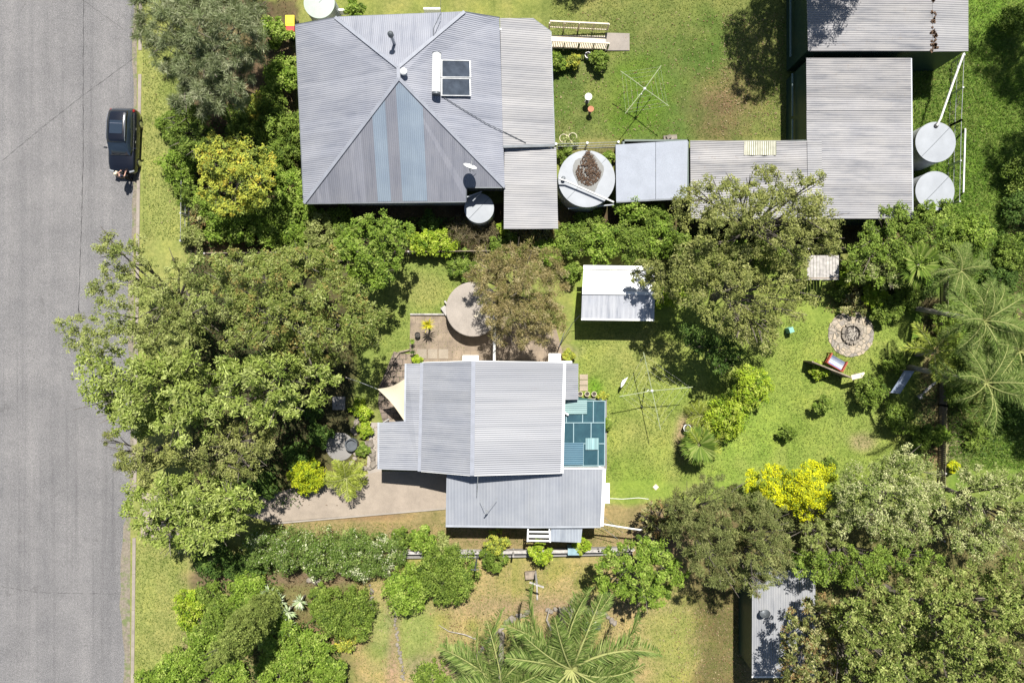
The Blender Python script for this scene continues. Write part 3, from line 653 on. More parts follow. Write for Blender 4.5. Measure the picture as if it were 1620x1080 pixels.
# --- neighbour's hip-roofed house
A, B, C_, D, E, F, G, HH = Q([(468, 39, 3.3), (535, 27, 4.3), (735, 19, 4.7), (790, 28, 3.7), (798.5, 296, 3.4), (737, 296, 3.45), (737, 318.5, 3.2), (481, 321.5, 3.2)])
N1, S1 = Q([(630, 107, 6.0), (631, 124, 6.0)])
hn = empty('hip_roof_house', (-7, 15.5, 0), 'large house with blue grey corrugated hip roof and solar hot water panel', 'house')
X0, X1, Y0, Y1 = A.x+.45, E.x-.1, HH.y+.5, A.y-.35
walls('wall', [(X0, Y0), (F.x-.3, Y0), (F.x-.3, E.y+.5), (X1, E.y+.5), (X1, Y1), (C_.x, Y1), (B.x, Y1), (X0, Y1)], [3.2, 3.2, 3.3, 3.3, 3.5, 4.4, 4.05, 3.25], WALLN, hn)
window(hn, (-11.5, Y0, 1.7), 1.5, 1.2, 0); window(hn, (-7.2, Y0, 1.7), 1.2, 1.2, 0); window(hn, (-10, Y1, 1.8), 1.5, 1.2, math.pi); window(hn, (X0, 13, 1.7), 1.5, 1.2, -math.pi/2); window(hn, (X0, 17, 1.7), 1.5, 1.2, -math.pi/2); door(hn, (X0-.03, 15.2, 1.05), .9, 2.1, -math.pi/2)
m = MB(); roof_face(m, [A, B, N1, S1, HH], (-1, 0)); roof_face(m, [B, C_, N1], (0, 1)); roof_face(m, [C_, D, E, S1, N1], (1, 0))
rf = m.build('roof', ROOF_N, hn)
roof('roof', [S1, E, F, G, HH], (0, -1), ROOF_NS, hn, 'south face of the hip roof with sheets of mixed age')
nrm = (S1-HH).cross(G-HH).normalized()
def onp(px_, py_, off=.012, p0=HH, nr=None):
    nr = nr or nrm; d = Vector(P(px_, py_, 0))-Vector((0, 0, H)); tt = (p0-Vector((0, 0, H))).dot(nr)/d.dot(nr); r = Vector((0, 0, H))+d*tt; r.z += off; return r
roof('newer_roof_sheet', [onp(598, 319), onp(619, 318.6), onp(609, 159), onp(589, 185)], (0, -1), ROOF_NL, hn, 'narrow newer pale blue roof sheets')
roof('newer_roof_sheet', [onp(637, 318.4), onp(676, 318), onp(669, 170), onp(632, 130), onp(626, 138)], (0, -1), ROOF_NL, hn, 'wide newer pale blue roof sheets')
m = MB()
for a, b in ((A.lerp(B, .93), N1), (C_, N1), (N1, S1), (S1, E), (S1, HH)): m.beam(a+Vector((0, 0, .03)), b+Vector((0, 0, .03)), .2, .04)
m.build('ridge_cap', RIDGE, hn)
m = MB()
for a, b in ((A, HH), (HH, G), (G, F), (F, E)): m.beam(a-Vector((0, 0, .06)), b-Vector((0, 0, .06)), .12, .11)
m.build('gutter', STEELD, hn)
m = MB()
for a, b in ((A, B), (B, C_), (C_, D)): m.beam(a-Vector((0, 0, .08)), b-Vector((0, 0, .08)), .06, .16)
m.build('fascia', STEELD, hn)
V = Q([(791, 29, 3.55), (842, 29, 3.2), (871, 50, 3.0), (877, 230, 3.0), (796, 232, 3.55)])
roof('verandah_roof', V, (1, 0), ROOF_V, hn, 'pale corrugated verandah roof with a cut-off corner')
V2 = Q([(798, 235, 3.2), (880, 233, 2.8), (883, 362, 2.8), (797, 362, 3.2)])
roof('side_roof', V2, (1, 0), ROOF_V, hn, 'lower pale corrugated roof stepping down beside the round tank')
m = MB(); m.beam(V[4]-Vector((0, 0, .05)), V[3]-Vector((0, 0, .05)), .16, .12).beam(V[2]-Vector((0, 0, .07)), V[3]-Vector((0, 0, .07)), .12, .1).beam(V[1]-Vector((0, 0, .07)), V[2]-Vector((0, 0, .07)), .1, .1); m.build('gutter', STEELD, hn)
for q in (V[2], V[3], V[2].lerp(V[3], .5)): MB().box((q.x-.2, q.y*.99, 1.45), (.1, .1, 2.9)).build('verandah_post', WHITE, hn)
MB().slab([(X1+.02, Y1, .35), (X1+.02, V[4].y, .35), (V[3].x-.1, V[4].y, .35), (V[3].x-.1, V[2].y, .35), (V[1].x, Y1, .35)], .35).build('verandah_floor', WOOD, hn)
walls('side_wall', [(V2[0].x+.2, V2[2].y+.3), (V2[1].x-.2, V2[2].y+.3), (V2[1].x-.2, V2[1].y-.1), (V2[0].x+.2, V2[0].y-.1)], [3.1, 2.75, 2.75, 3.1], WALLN, hn)
rp = onp
nE = (S1-E).cross(C_-E).normalized(); nE = nE if nE.z > 0 else -nE
oe = lambda a, b, off=.1: onp(a, b, off, E, nE)
# solar hot water: sits on the roof, a thing of its own
hw = empty('solar_water_heater', oe(690, 120, 0), 'solar hot water unit with white tank lying on the hip roof', 'water heater')
a_, b_ = oe(692, 90, .38), oe(691, 150, .38); MB().tube([a_, b_], .26, 16).build('tank', WHITE, hw, smooth=False)
MB().tube([b_, b_+Vector((0, -.14, 0))], .255, 16).build('tank_end', STEELD, hw); MB().tube([a_, a_+Vector((0, .05, 0))], .27, 16).build('tank_end', STEELD, hw)
PANEL = plain('solar_glass', (.045, .055, .07), .15, var=.35, vs=2, spec=.7)
for (y0, y1) in ((97, 124), (125.5, 153)):
    pn = MB().slab([oe(699, y0, .12), oe(744, y0+1, .12), oe(744.5, y1, .12), oe(699, y1-.5, .12)], .07).build('solar_panel', PANEL, hw)
    f = MB(); c4 = [oe(699, y0, .135), oe(744, y0+1, .135), oe(744.5, y1, .135), oe(699, y1-.5, .135)]
    for i in range(4): f.beam(c4[i], c4[(i+1) % 4], .05, .03)
    f.build('panel_frame', ZINC, pn)
m = MB(); m.tube([oe(x, y, .05) for x, y in ((700, 153), (730, 172), (770, 196), (797, 209))]+[P(812, 216, 3.5), P(832, 226, 3.35)], .022, 5); tag(m.build('roof_pipe', STEELD), 'thin dark pipe running across the hip roof from the hot water unit', 'pipe')
def vent(label, x, y, r, h, pl, cowl):
    b = pl(x, y, 0); t = empty('roof_vent', b, label, 'vent'); MB().tube([b-Vector((0, 0, .1)), b+Vector((0, 0, h))], r, 14).build('pipe', STEEL, t, smooth=False)
    MB().lathe(b+Vector((0, 0, h)), cowl, 16).build('cowl', STEELD if h > .8 else WHITE, t)
nN = (B-C_).cross(N1-C_).normalized(); nN = nN if nN.z > 0 else -nN
on = lambda a, b, off=.0: onp(a, b, off, B, nN)
vent('tall dark flue pipe on the north face of the hip roof', 624, 70, .09, 1.15, on, [(.11, -.02), (.17, .02), (.17, .22), (.1, .3), (.02, .34)])
vent('short white domed vent beside the peak of the hip roof', 640, 117, .16, .28, oe, [(.19, -.02), (.22, .02), (.2, .12), (.1, .2), (.02, .22)])
def dish(label, base, aim, r, mast, mat=WHITE, flip=1):
    b = Vector(base); t = empty('satellite_dish', b, label, 'satellite dish'); top = b+Vector((0, 0, mast))
    MB().tube([b, top], .025, 7).tube([b+Vector((.35, 0, .02)), top.lerp(b, .4)], .015, 6).build('mast', ZINC, t)
    d = Vector(aim).normalized(); u = d.cross(Vector((0, 0, 1))).normalized(); w = u.cross(d); m = MB(); n = 24; k = 5
    for i in range(k):
        rr = r*i/(k-1)+1e-3
        for j in range(n): a = 2*math.pi*j/n; m.v.append(tuple(top+u*math.cos(a)*rr+w*math.sin(a)*rr*.92+d*(rr*rr/r*.35)))
    for i in range(k-1):
        for j in range(n): m.f.append([i*n+j, i*n+(j+1) % n, (i+1)*n+(j+1) % n, (i+1)*n+j])
    m.build('reflector', mat, t, smooth=True); q = top+d*r*1.15-w*r*.2
    MB().tube([top-w*r*.9+d*.1, q], .014, 6).tube([q, q+d*.12], .04, 8).build('feed_arm', ZINC, t)
oS = lambda a, b, off=.0: onp(a, b, off)
dish('white satellite dish on the south corner of the hip roof', oS(744, 272), (.35, .93, .55), .42, .85)
m = MB(); a_ = onp(686, 55, 0, B, nN); m.tube([a_, a_+Vector((.05, .1, .55)), P(697, 22, 5.3)], .02, 6); m.tube([P(697, 20, 5.3), P(698, -40, 6.0)], .012, 5); tag(m.build('service_cable', STEELD), 'dark service cable reaching the top edge of the hip roof', 'cable')
# --- ramp with balustrade
rpp = empty('access_ramp', P(915, 60), 'timber access ramp with white balustrades leading down from the verandah', 'ramp')
MB().slab(Q([(871, 56, .55), (958, 57, .16), (958, 78, .16), (871, 76, .55)]), .1).build('deck', CREAM, rpp)
for yy in (50, 82):
    m = MB(); pk = MB(); n = 34
    za, zb = 1.5, 1.1
    A0, A1 = P(868, yy if yy < 60 else 80), P(960, yy if yy < 60 else 80)
    m.beam(A0+Vector((0, 0, za)), A1+Vector((0, 0, zb)), .09, .06).beam(A0+Vector((0, 0, .65)), A1+Vector((0, 0, .25)), .06, .06)
    for i in range(5): q = A0.lerp(A1, i/4); m.box((q.x, q.y, .62), (.09, .09, 1.25-.1*i))
    for i in range(n): q = A0.lerp(A1, (i+.5)/n); zz = za+(zb-za)*(i+.5)/n; pk.box((q.x, q.y, zz-.45), (.05, .025, .8))
    r_ = m.build('handrail', CREAM, rpp); pk.build('balusters', CREAM, r_)
# --- cottage (the lot in the middle)
hm = empty('gabled_cottage', (-1, -4.5, 0), 'weatherboard cottage with grey corrugated gable roof, stepped verandah and green patio cover', 'house')
g1 = Q([(669, 573.5, 3.1), (749, 571, 4.4), (747, 752, 4.4), (665, 745, 3.1)]); g2 = Q([(749, 571, 4.4), (892, 573.5, 3.6), (888, 748, 3.6), (747, 752, 4.4)])
roof('roof', g1, (-1, 0), ROOF_M, hm, 'west face of the gable roof'); roof('roof', g2, (1, 0), ROOF_ME, hm, 'broad east face of the gable roof')
m = cap(g1[1], g1[2], .26); m.build('ridge_cap', RIDGE, hm)
for a, b in ((g1[0], g1[1]), (g1[2], g1[3]), (g2[0], g2[1]), (g2[2], g2[3])): MB().beam(a-Vector((0, 0, .09)), b-Vector((0, 0, .09)), .06, .16).build('barge_board', WHITE, hm)
MB().beam(g2[1]+Vector((.05, 0, -.05)), g2[2]+Vector((.05, 0, -.05)), .16, .12).build('gutter', WHITE, hm)
MB().beam(g1[0]+Vector((-.06, 0, .03)), g1[3]+Vector((-.06, 0, .03)), .2, .05).build('flashing', RIDGE, hm)
xa, xb, ya, yb = g1[0].x+.25, g2[1].x-.25, g1[3].y+.3, g1[0].y-.3; xr = g1[1].x
walls('wall', [(xa, ya), (xr, ya), (xb, ya), (xb, yb), (xr, yb), (xa, yb)], [3.05, 4.3, 3.55, 3.55, 4.3, 3.05], CREAM, hm)
window(hm, (-4.5, yb, 1.7), 1.4, 1.1, math.pi); window(hm, (1, yb, 1.7), 1.4, 1.1, math.pi); window(hm, (xa, -3.5, 1.7), 1.3, 1.1, -math.pi/2); door(hm, (xb+.04, -2.6, 1.15), .85, 2.1, math.pi/2); window(hm, (xb, -6, 1.7), 1.2, 1, math.pi/2)
vr = Q([(643, 575, 2.95), (666.5, 574.5, 3.05), (663.5, 744, 3.05), (600, 742, 2.65), (600, 668, 2.65), (641.5, 666, 2.9)])
roof('verandah_roof', vr, (-1, 0), ROOF_M, hm, 'L-shaped corrugated verandah roof on the street side')
MB().beam(vr[3]-Vector((.05, 0, .06)), vr[4]-Vector((.05, 0, .06)), .13, .1).beam(vr[5]-Vector((.05, 0, .06)), vr[0]-Vector((.05, 0, .06)), .12, .1).build('gutter', STEEL, hm)
for q in (vr[3], vr[4], vr[5], vr[3].lerp(vr[4], .5)): MB().box((q.x+.15, q.y+(.1 if q == vr[3] else -.1), 1.3), (.09, .09, 2.6)).build('verandah_post', WHITE, hm)
MB().slab([(vr[4].x+.1, vr[4].y-.1, .25), (vr[3].x+.1, vr[3].y+.2, .25), (xa, vr[3].y+.2, .25), (xa, vr[0].y-.2, .25), (vr[0].x+.1, vr[0].y-.2, .25), (vr[5].x+.1, vr[5].y-.1, .25)], .25).build('verandah_floor', WOOD, hm)
es = Q([(893.5, 574, 3.45), (915, 575, 3.2), (915, 632, 3.2), (892.5, 632, 3.45)])
roof('side_roof', es, (1, 0), ROOF_ME, hm, 'narrow corrugated lean-to roof on the east side')
MB().beam(es[0]-Vector((0, 0, .02)), es[3]-Vector((0, 0, .02)), .1, .1).build('gutter', WHITE, hm)
walls('side_wall', [(xb, es[2].y+.1), (es[1].x-.15, es[2].y+.1), (es[1].x-.15, es[0].y-.15), (xb, es[0].y-.15)], [3.35, 3.15, 3.15, 3.35], CREAM, hm)
s1 = Q([(706.5, 748, 3.05), (842, 748, 3.05), (840, 831.5, 2.75), (705, 830, 2.75)]); s2 = Q([(839, 741, 3.1), (955, 741, 3.1), (951, 831.5, 2.8), (837, 832, 2.8)])
roof('skillion_roof', s1, (0, -1), ROOF_F, hm, 'left half of the low skillion roof under the gable'); roof('skillion_roof', s2, (0, -1), ROOF_F, hm, 'right half of the low skillion roof next to the patio')
MB().beam(s1[3]-Vector((0, .06, .06)), s1[2]-Vector((0, .06, .06)), .15, .1).beam(s2[3]-Vector((0, .06, .06)), s2[2]-Vector((0, .06, .06)), .13, .1).build('gutter', STEEL, hm)
MB().beam(s2[1]+Vector((.04, 0, 0)), s2[2]+Vector((.04, 0, 0)), .2, .14).beam(s2[0]+Vector((1.9, .03, 0)), s2[1]+Vector((0, .03, 0)), .1, .1).build('fascia', WHITE, hm)
walls('skillion_wall', [(s1[3].x+.12, s1[3].y+.45), (s2[2].x-.2, s1[3].y+.45), (s2[2].x-.2, s2[1].y-.1), (s1[3].x+.12, s2[1].y-.5)], [2.68, 2.72, 2.95, 2.9], CREAM, hm)
window(hm, (-2, s1[3].y+.45, 1.6), 1.3, 1, 0); window(hm, (.5, s1[3].y+.45, 1.6), .7, .7, 0); window(hm, (s2[2].x-.2, -10.5, 1.5), 1.2, 1, math.pi/2); door(hm, (3.4, s1[3].y+.42, 1.1), .85, 2.1, 0)
# patio cover of green sheeting in a pale frame
M1, t_, b_ = nt('green_sheeting'); b_.inputs['Base Color'].default_value = (.026, .085, .115, 1); b_.inputs['Roughness'].default_value = .35
cx_ = ramp(t_, noise(t_, 1.6, 7, rough=.7), [(.3, (.02, .062, .086)), (.62, (.032, .09, .118)), (.8, (.06, .14, .14))]); t_.links.new(cx_, b_.inputs['Base Color'])
tr_ = t_.nodes.new('ShaderNodeBsdfTransparent'); tr_.inputs[0].default_value = (.35, .7, .62, 1); mx_ = N(t_, 'ShaderNodeMixShader', i_0=.32); t_.links.new(b_.outputs[0], mx_.inputs[1]); t_.links.new(tr_.outputs[0], mx_.inputs[2]); t_.links.new(mx_.outputs[0], t_.nodes['Material Output'].inputs[0])
GLG = corrugated('pale_green_fibreglass', (.20, .31, .30), .12, .015, .03, metal=0); GLB = corrugated('blue_fibreglass', (.045, .125, .175), .12, .015, .03, metal=0)
FRM = plain('pale_green_frame', (.2, .29, .31), .5, var=.06)
pc = Q([(889, 634, 2.75), (957, 634, 2.7), (956, 736, 2.7), (889, 737, 2.75)])
pt_ = MB().slab(pc, .02).build('patio_cover', M1, hm); tag(pt_, 'green translucent patio cover in a pale frame')
def pl(u, v, dz=.03): return pc[0].lerp(pc[1], u).lerp(pc[3].lerp(pc[2], u), v)+Vector((0, 0, dz))
f = MB()
for a, b in (((0, 0), (1, 0)), ((1, 0), (1, 1)), ((0, 1), (1, 1)), ((0, 0), (0, 1)), ((0, .335), (1, .335)), ((0, .65), (1, .66)), ((.1, 0), (.1, .335)), ((.48, 0), (.48, .335)), ((.73, 0), (.73, .335)), ((.27, .335), (.27, .65)), ((.68, .335), (.68, .65)), ((.85, .66), (.85, 1)), ((.5, .66), (.5, 1))):
    f.beam(pl(*a), pl(*b), .055, .06)
f.build('frame', FRM, pt_)
def sheet(u0, v0, u1, v1, mat, lab): roof('roof_sheet', [pl(u0, v0, .09), pl(u1, v0, .09), pl(u1, v1, .09), pl(u0, v1, .09)], (1, 0), mat, pt_, lab)
sheet(.06, -.02, .58, .2, GLG, 'pale green corrugated sheet'); sheet(0, .64, .5, .98, GLB, 'blue corrugated sheet')
roof('roof_sheet', [pl(.55, .57, .1), pl(.86, .57, .1), pl(.86, .75, .1), pl(.55, .75, .1)], (0, -1), corrugated('striped_fibreglass', (.24, .38, .38), .28, .03, .03, metal=0, sv=.2, sheet=.2), pt_, 'small pale striped sheet')
for u, v in ((.98, .02), (.98, .5), (.98, .98)): q = pl(u, v, 0); MB().box((q.x, q.y, q.z/2), (.08, .08, q.z-.05)).build('patio_post', FRM, hm)
MB().slab([P(889, 630, .12), P(960, 630, .12), P(960, 742, .12), P(889, 742, .12)], .12).build('patio_floor', CONCG, hm)
MB().slab(Q([(893, 626, 2.72), (915, 628, 2.68), (945, 633, 2.6), (893, 634, 2.72)]), .02).build('patio_flap', plain('dark_teal_cloth', (.02, .075, .065), .8), hm)
MB().slab(Q([(913, 737, 2.3), (948, 738, 2.3), (948, 742, 2.3), (922, 742, 2.3)]), .04).build('patio_board', CREAM, hm)
MB().beam(pc[2]+Vector((-.35, -.02, .02)), pc[2]+Vector((.05, -.32, .02)), .06, .06).build('brace', WHITE, hm)
MB().beam(P(889, 649, 3.15), P(899, 656, 2.95), .1, .1).build('downpipe', WHITE, hm)
# little roofs and awnings on the cottage
for nm, lab, pts, mt, dn in (('awning', 'white flat awning over the east wall', [(954, 764, 2.3), (964.5, 764, 2.2), (964.5, 796, 2.2), (953, 796, 2.3)], WHITE, None),
        ('awning', 'white window awning on the north wall', [(732, 562, 2.5), (757, 562, 2.5), (757, 574, 2.7), (732, 574, 2.7)], WHITE, None),
        ('awning', 'white box awning beside the side roof', [(868, 559, 2.6), (887, 559, 2.6), (887, 574, 2.7), (868, 574, 2.7)], WHITE, None),
        ('awning', 'small white step roof at the corner', [(884, 571, 2.5), (905, 571, 2.5), (905, 577, 2.6), (884, 577, 2.6)], WHITE, None)):
    tag(MB().slab(Q(pts), .06).build(nm, mt, hm), lab)
roof('porch_roof', Q([(872, 834, 2.55), (921.5, 833, 2.55), (919, 858, 2.4), (870, 856, 2.4)]), (0, -1), corrugated('pale_porch_steel', (.36, .39, .43), .2, .012, .03, metal=.2), hm, 'small pale porch roof below the skillion')
f = MB()
for yy, zz in ((841, 2.45), (848, 2.42), (855, 2.4)): f.beam(P(835, yy-.5, zz), P(871, yy, zz), .16 if yy == 848 else .09, .1)
f.beam(P(835.5, 834, 2.5), P(834.5, 856, 2.4), .09, .1).beam(P(869, 834, 2.5), P(870.5, 857, 2.38), .09, .1)
for x, y in ((836, 855), (870, 855)): q = P(x, y, 2.35); f.box((q.x, q.y, 1.18), (.09, .09, 2.35))
tag(f.build('pergola', WHITE, hm), 'open pergola beams beside the porch roof')
# aerials and pipes on the cottage
ab = P(770, 806, 2.85); ae = empty('tv_aerial', ab, 'V-shaped television aerial on the low skillion roof', 'aerial'); tp = ab+Vector((0, 0, .75))
MB().tube([ab, tp], .022, 6).build('mast', ZINC, ae); MB().tube([tp, P(760, 789, 3.7)], .016, 5).tube([tp, P(787, 787, 3.75)], .016, 5).tube([tp+Vector((-.1, -.1, 0)), tp+Vector((.12, .16, .05))], .04, 6).build('antenna', ZINC, ae)
m = MB(); m.tube([P(756, 752, 4.35), P(755.5, 768, 4.1), P(754.5, 784, 3.3)], .02, 6); tag(m.build('flue_rod', ZINC), 'thin metal rod rising where the gable meets the skillion roof', 'rod')
m = MB(); m.tube([P(951, 828, 2.7), P(975, 832, 2.5), P(1000, 836, 2.35), P(1016, 838, 2.3)], .055, 8); tag(m.build('water_pipe', PVC), 'white pipe reaching from the skillion roof corner into the trees', 'pipe')
m = MB(); m.tube([P(951, 832, 2.6), P(977, 852, 1.0)], .02, 5).tube([P(953, 815, 2.6), P(985, 842, 1.6)], .015, 5); tag(m.build('guy_wire', ZINC), 'thin stays beside the white pipe at the skillion corner', 'wire')
m = MB(); m.tube([P(782, 490, 2.6), P(782, 574, 2.75)], .09, 9); bm_ = m.build('service_beam', PVC, None); tag(bm_, 'pale beam spanning from the cottage roof into the brown tree', 'beam')
pb = P(756, 873, 0); m = MB(); m.tube([pb-Vector((0, 0, .1)), pb+Vector((0, 0, 3.6))], .05, 8); pq = empty('steel_pole', pb, 'tall thin steel pole standing at the lower fence', 'pole'); m.build('post', STEELD, pq); MB().beam(pb+Vector((-.25, 0, 3.5)), pb+Vector((.25, 0, 3.5)), .04, .04).build('crossarm', STEELD, pq)
# shade sail
m = MB(); c3 = [P(597, 615, 2.9), P(643, 597, 2.9), P(641, 668, 2.7)]; cen = (c3[0]+c3[1]+c3[2])/3; n = 12; idx = {}
def sagp(i, j):
    a = i/n; b2 = j/n; c2 = 1-a-b2; p = c3[0]*a+c3[1]*b2+c3[2]*c2
    e = 27*a*b2*c2; w = 1.0
    pull = (4*a*b2*(1-c2)+4*a*c2*(1-b2)+.35*4*b2*c2*(1-a))*.2
    p = p+(cen-p)*min(.5, pull*.95); p.z -= .12*e; return p
for i in range(n+1):
    for j in range(n+1-i): idx[i, j] = len(m.v); m.v.append(tuple(sagp(i, j)))
for i in range(n):
    for j in range(n-i):
        m.f.append([idx[i, j], idx[i+1, j], idx[i, j+1]])
        if i+j < n-1: m.f.append([idx[i+1, j], idx[i+1, j+1], idx[i, j+1]])
sl = empty('shade_sail', (c3[0].x, c3[0].y, 0), 'cream triangular shade sail stretched from the street verandah', 'shade sail'); m.build('cloth', SAIL, sl, smooth=True)
MB().tube([c3[0], P(566, 603, 3.2)], .015, 5).tube([P(566, 603, 3.2), P(548, 597, 3.4)], .012, 5).build('rope', ZINC, sl)
MB().tube([P(548, 597, 0), P(548, 597, 3.4)], .05, 8).build('post', WOOD, sl)
# --- small white shed
sh = empty('garden_shed', P(978, 465), 'small white gabled garden shed beside the brown tree', 'shed')
w1 = Q([(923, 427, 2.35), (1036, 429, 2.35), (1036, 464, 2.75), (921, 463, 2.75)]); w2 = Q([(921, 463, 2.75), (1036, 464, 2.75), (1035, 505, 2.3), (919.5, 503.5, 2.3)])
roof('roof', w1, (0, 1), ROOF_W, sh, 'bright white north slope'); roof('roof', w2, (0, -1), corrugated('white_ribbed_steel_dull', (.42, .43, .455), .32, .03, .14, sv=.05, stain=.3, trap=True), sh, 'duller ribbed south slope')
cap(w1[3], w1[2], .2).build('ridge_cap', WHITE, sh); m = MB(); m.slab(Q([(923, 419.5, 2.25), (1035, 421, 2.25), (1036, 427, 2.3), (923, 426, 2.3)]), .05); m.build('awning', WHITE, sh)
MB().beam(w2[3]-Vector((0, .05, .05)), w2[2]-Vector((0, .05, .05)), .12, .1).build('gutter', WHITE, sh)
qa, qb = P(926, 500, 0)*1.0, P(1030, 428, 0); walls('wall', [(qa.x-.1, qa.y+.2), (qb.x-.6, qa.y+.2), (qb.x-.6, qb.y-.35), (qa.x-.1, qb.y-.35)], [2.25, 2.25, 2.3, 2.3], WHITE, sh); door(sh, ((qa.x+qb.x)/2-.3, qa.y+.16, 1.0), 1.3, 1.95, 0, STEEL)
m = MB(); m.tube([P(919, 497, 1.9), P(905, 512, .9), P(884, 549, .1)], .02, 6).tube([P(884, 549, .1)+Vector((0, 0, -.1)), P(884, 549, 1.3)], .03, 6).tube([P(884, 549, 1.2), P(893, 525, .6)], .02, 5)
tag(m.build('wire_stay', STEELD), 'dark wire stay running from the white shed corner to a post', 'wire')
# --- green-walled sheds, upper right
sb = empty('machinery_shed', P(1350, 215), 'long dark green walled shed with weathered corrugated roof beside the two tanks', 'shed')
b4 = Q([(1275.5, 92, 3.35), (1441, 92, 3.2), (1443.5, 346, 3.2), (1278, 346, 3.35)])
def crs(pts, k): return [pts[0].lerp(pts[3], k), pts[1].lerp(pts[2], k)]
h0, h1 = crs(b4, .325)
roof('roof', [b4[0], b4[1], h1, h0], (1, 0), ROOF_O, sb); 
roof('roof', [h0+Vector((0, 0, -.03)), h1+Vector((0, 0, -.03)), b4[2], b4[3]], (1, 0), corrugated('old_shed_corrugated_pale', (.275, .268, .268), .14, .016, .16, sv=.1, stain=.28), sb)
walls('wall', [(b4[0].x+.1, b4[3].y+.15), (b4[1].x-.15, b4[3].y+.15), (b4[1].x-.15, b4[0].y-.1), (b4[0].x+.1, b4[0].y-.1)], [3.28, 3.13, 3.13, 3.28], DKGREEN, sb)
MB().beam(b4[1]+Vector((.03, 0, -.08)), b4[2]+Vector((.03, 0, -.08)), .12, .1).build('gutter', STEEL, sb)
for y0, y1 in ((118, 185), (190, 228)):
    xw = b4[0].x-.05; MB().beam((xw, P(0, y0, 1.2).y, 1.35), (xw, P(0, y1, 1.2).y, 1.35), .08, .1).build('wall_rail', plain('grey_green_rail', (.14, .2, .2), .5), sb)
sa = empty('shed', P(1400, 20), 'big dark green shed at the top edge with shaded grey roof and rusty seam', 'shed')
a4 = Q([(1275, -60, 3.6), (1475, -60, 3.5), (1475.5, 81, 3.5), (1278.5, 81, 3.6)]); a5 = Q([(1475, -60, 3.52), (1532, -60, 3.35), (1532, 81, 3.35), (1476, 82, 3.52)])
roof('roof', a4, (1, 0), ROOF_O, sa); roof('roof', a5, (1, 0), ROOF_V, sa, 'narrow lean-to roof strip')
m = MB(); rdd = random.Random(3)
for i in range(46): q = a5[0].lerp(a5[3], rdd.uniform(.42, 1)); m.box((q.x+rdd.gauss(.05, .09), q.y, q.z+.02), (rdd.uniform(.04, .14), rdd.uniform(.05, .3), .03), rdd.uniform(0, 3))
tag(m.build('leaf_litter', LITTER), 'brown leaf litter caught in the seam of the shed roof', 'leaf litter', kind='stuff')
walls('wall', [(a4[3].x+.1, a4[3].y+.15), (a5[2].x-.15, a4[3].y+.15), (a5[2].x-.15, a4[0].y-.1), (a4[3].x+.1, a4[0].y-.1)], [3.5, 3.28, 3.28, 3.5], DKGREEN, sa)
for y0, y1 in ((-40, 90), ): MB().beam((a4[0].x-.05, P(0, y0, 1.35).y, 1.35), (a4[0].x-.05, P(0, y1, 1.35).y, 1.35), .08, .1).build('wall_rail', MATS['grey_green_rail'], sa)
so = empty('open_shed', P(1190, 285), 'low shed with pale corrugated roof half covered by the olive tree', 'shed')
c4 = Q([(1092, 222.5, 2.6), (1278, 222.5, 3.37), (1279, 346, 3.37), (1093, 346, 2.6)]); c5 = Q([(1277, 224, 3.42), (1300, 224, 3.42), (1300, 346, 3.42), (1279, 346, 3.42)])
roof('roof', c4, (-1, 0), ROOF_O, so); roof('roof', c5, (-1, 0), ROOF_V, so, 'narrow overlap strip against the long shed')
walls('wall', [(c4[3].x+.2, c4[3].y+.2), (c4[2].x-.1, c4[3].y+.2), (c4[2].x-.1, c4[0].y-.15), (c4[3].x+.2, c4[0].y-.15)], [2.52, 3.27, 3.27, 2.52], DKGREEN, so)
sf = empty('flat_shed', P(1030, 270), 'square flat-roofed shed of pale grey sheets between the big tank and the low shed', 'shed')
MB().slab(Q([(974, 229, 2.4), (1037, 225, 2.4), (1037, 315, 2.35), (975, 319, 2.35)]), .05).build('roof', FIBRO, sf); MB().slab(Q([(1037.6, 225, 2.4), (1088, 222, 2.4), (1087, 313, 2.35), (1037.6, 315, 2.35)]), .05).build('roof', FIBRO, sf)
MB().beam(P(975, 320, 2.3), P(1087, 314, 2.3), .09, .12).build('fascia', STEELD, sf)
q0, q1 = P(980, 312, 1), P(1082, 230, 1); walls('wall', [(q0.x, q0.y), (q1.x, q0.y), (q1.x, q1.y), (q0.x, q1.y)], [2.3]*4, DKGREEN, sf)
# striped cloth on the low shed
m = MB(); mm2 = MB(); nX_ = 18
for i in range(nX_):
    for (mb_, c0, c1) in ((m, 0, .55), (mm2, .55, 1)):
        u0, u1 = (i+c0)/nX_, (i+c1)/nX_
        def cp(u, v): x = 1175+53*u+(5*abs(v-.5)*2-3 if u < .1 else 0)*(1-u*8 if u < .12 else 0); q = P(x, 223.5+22*v, 2.99+.22*u+.04*math.sin(u*17+v*3)); return q
        mb_.face([cp(u0, 0), cp(u1, 0), cp(u1, 1), cp(u0, 1)][::-1])
tc_ = empty('striped_cloth', P(1200, 235, 2.72), 'green and cream striped awning cloth lying on the low shed roof', 'cloth'); m.build('pale_stripes', plain('cream_cloth', (.5, .48, .4), .8), tc_); mm2.build('dark_stripes', plain('olive_stripe_cloth', (.12, .13, .07), .8), tc_)
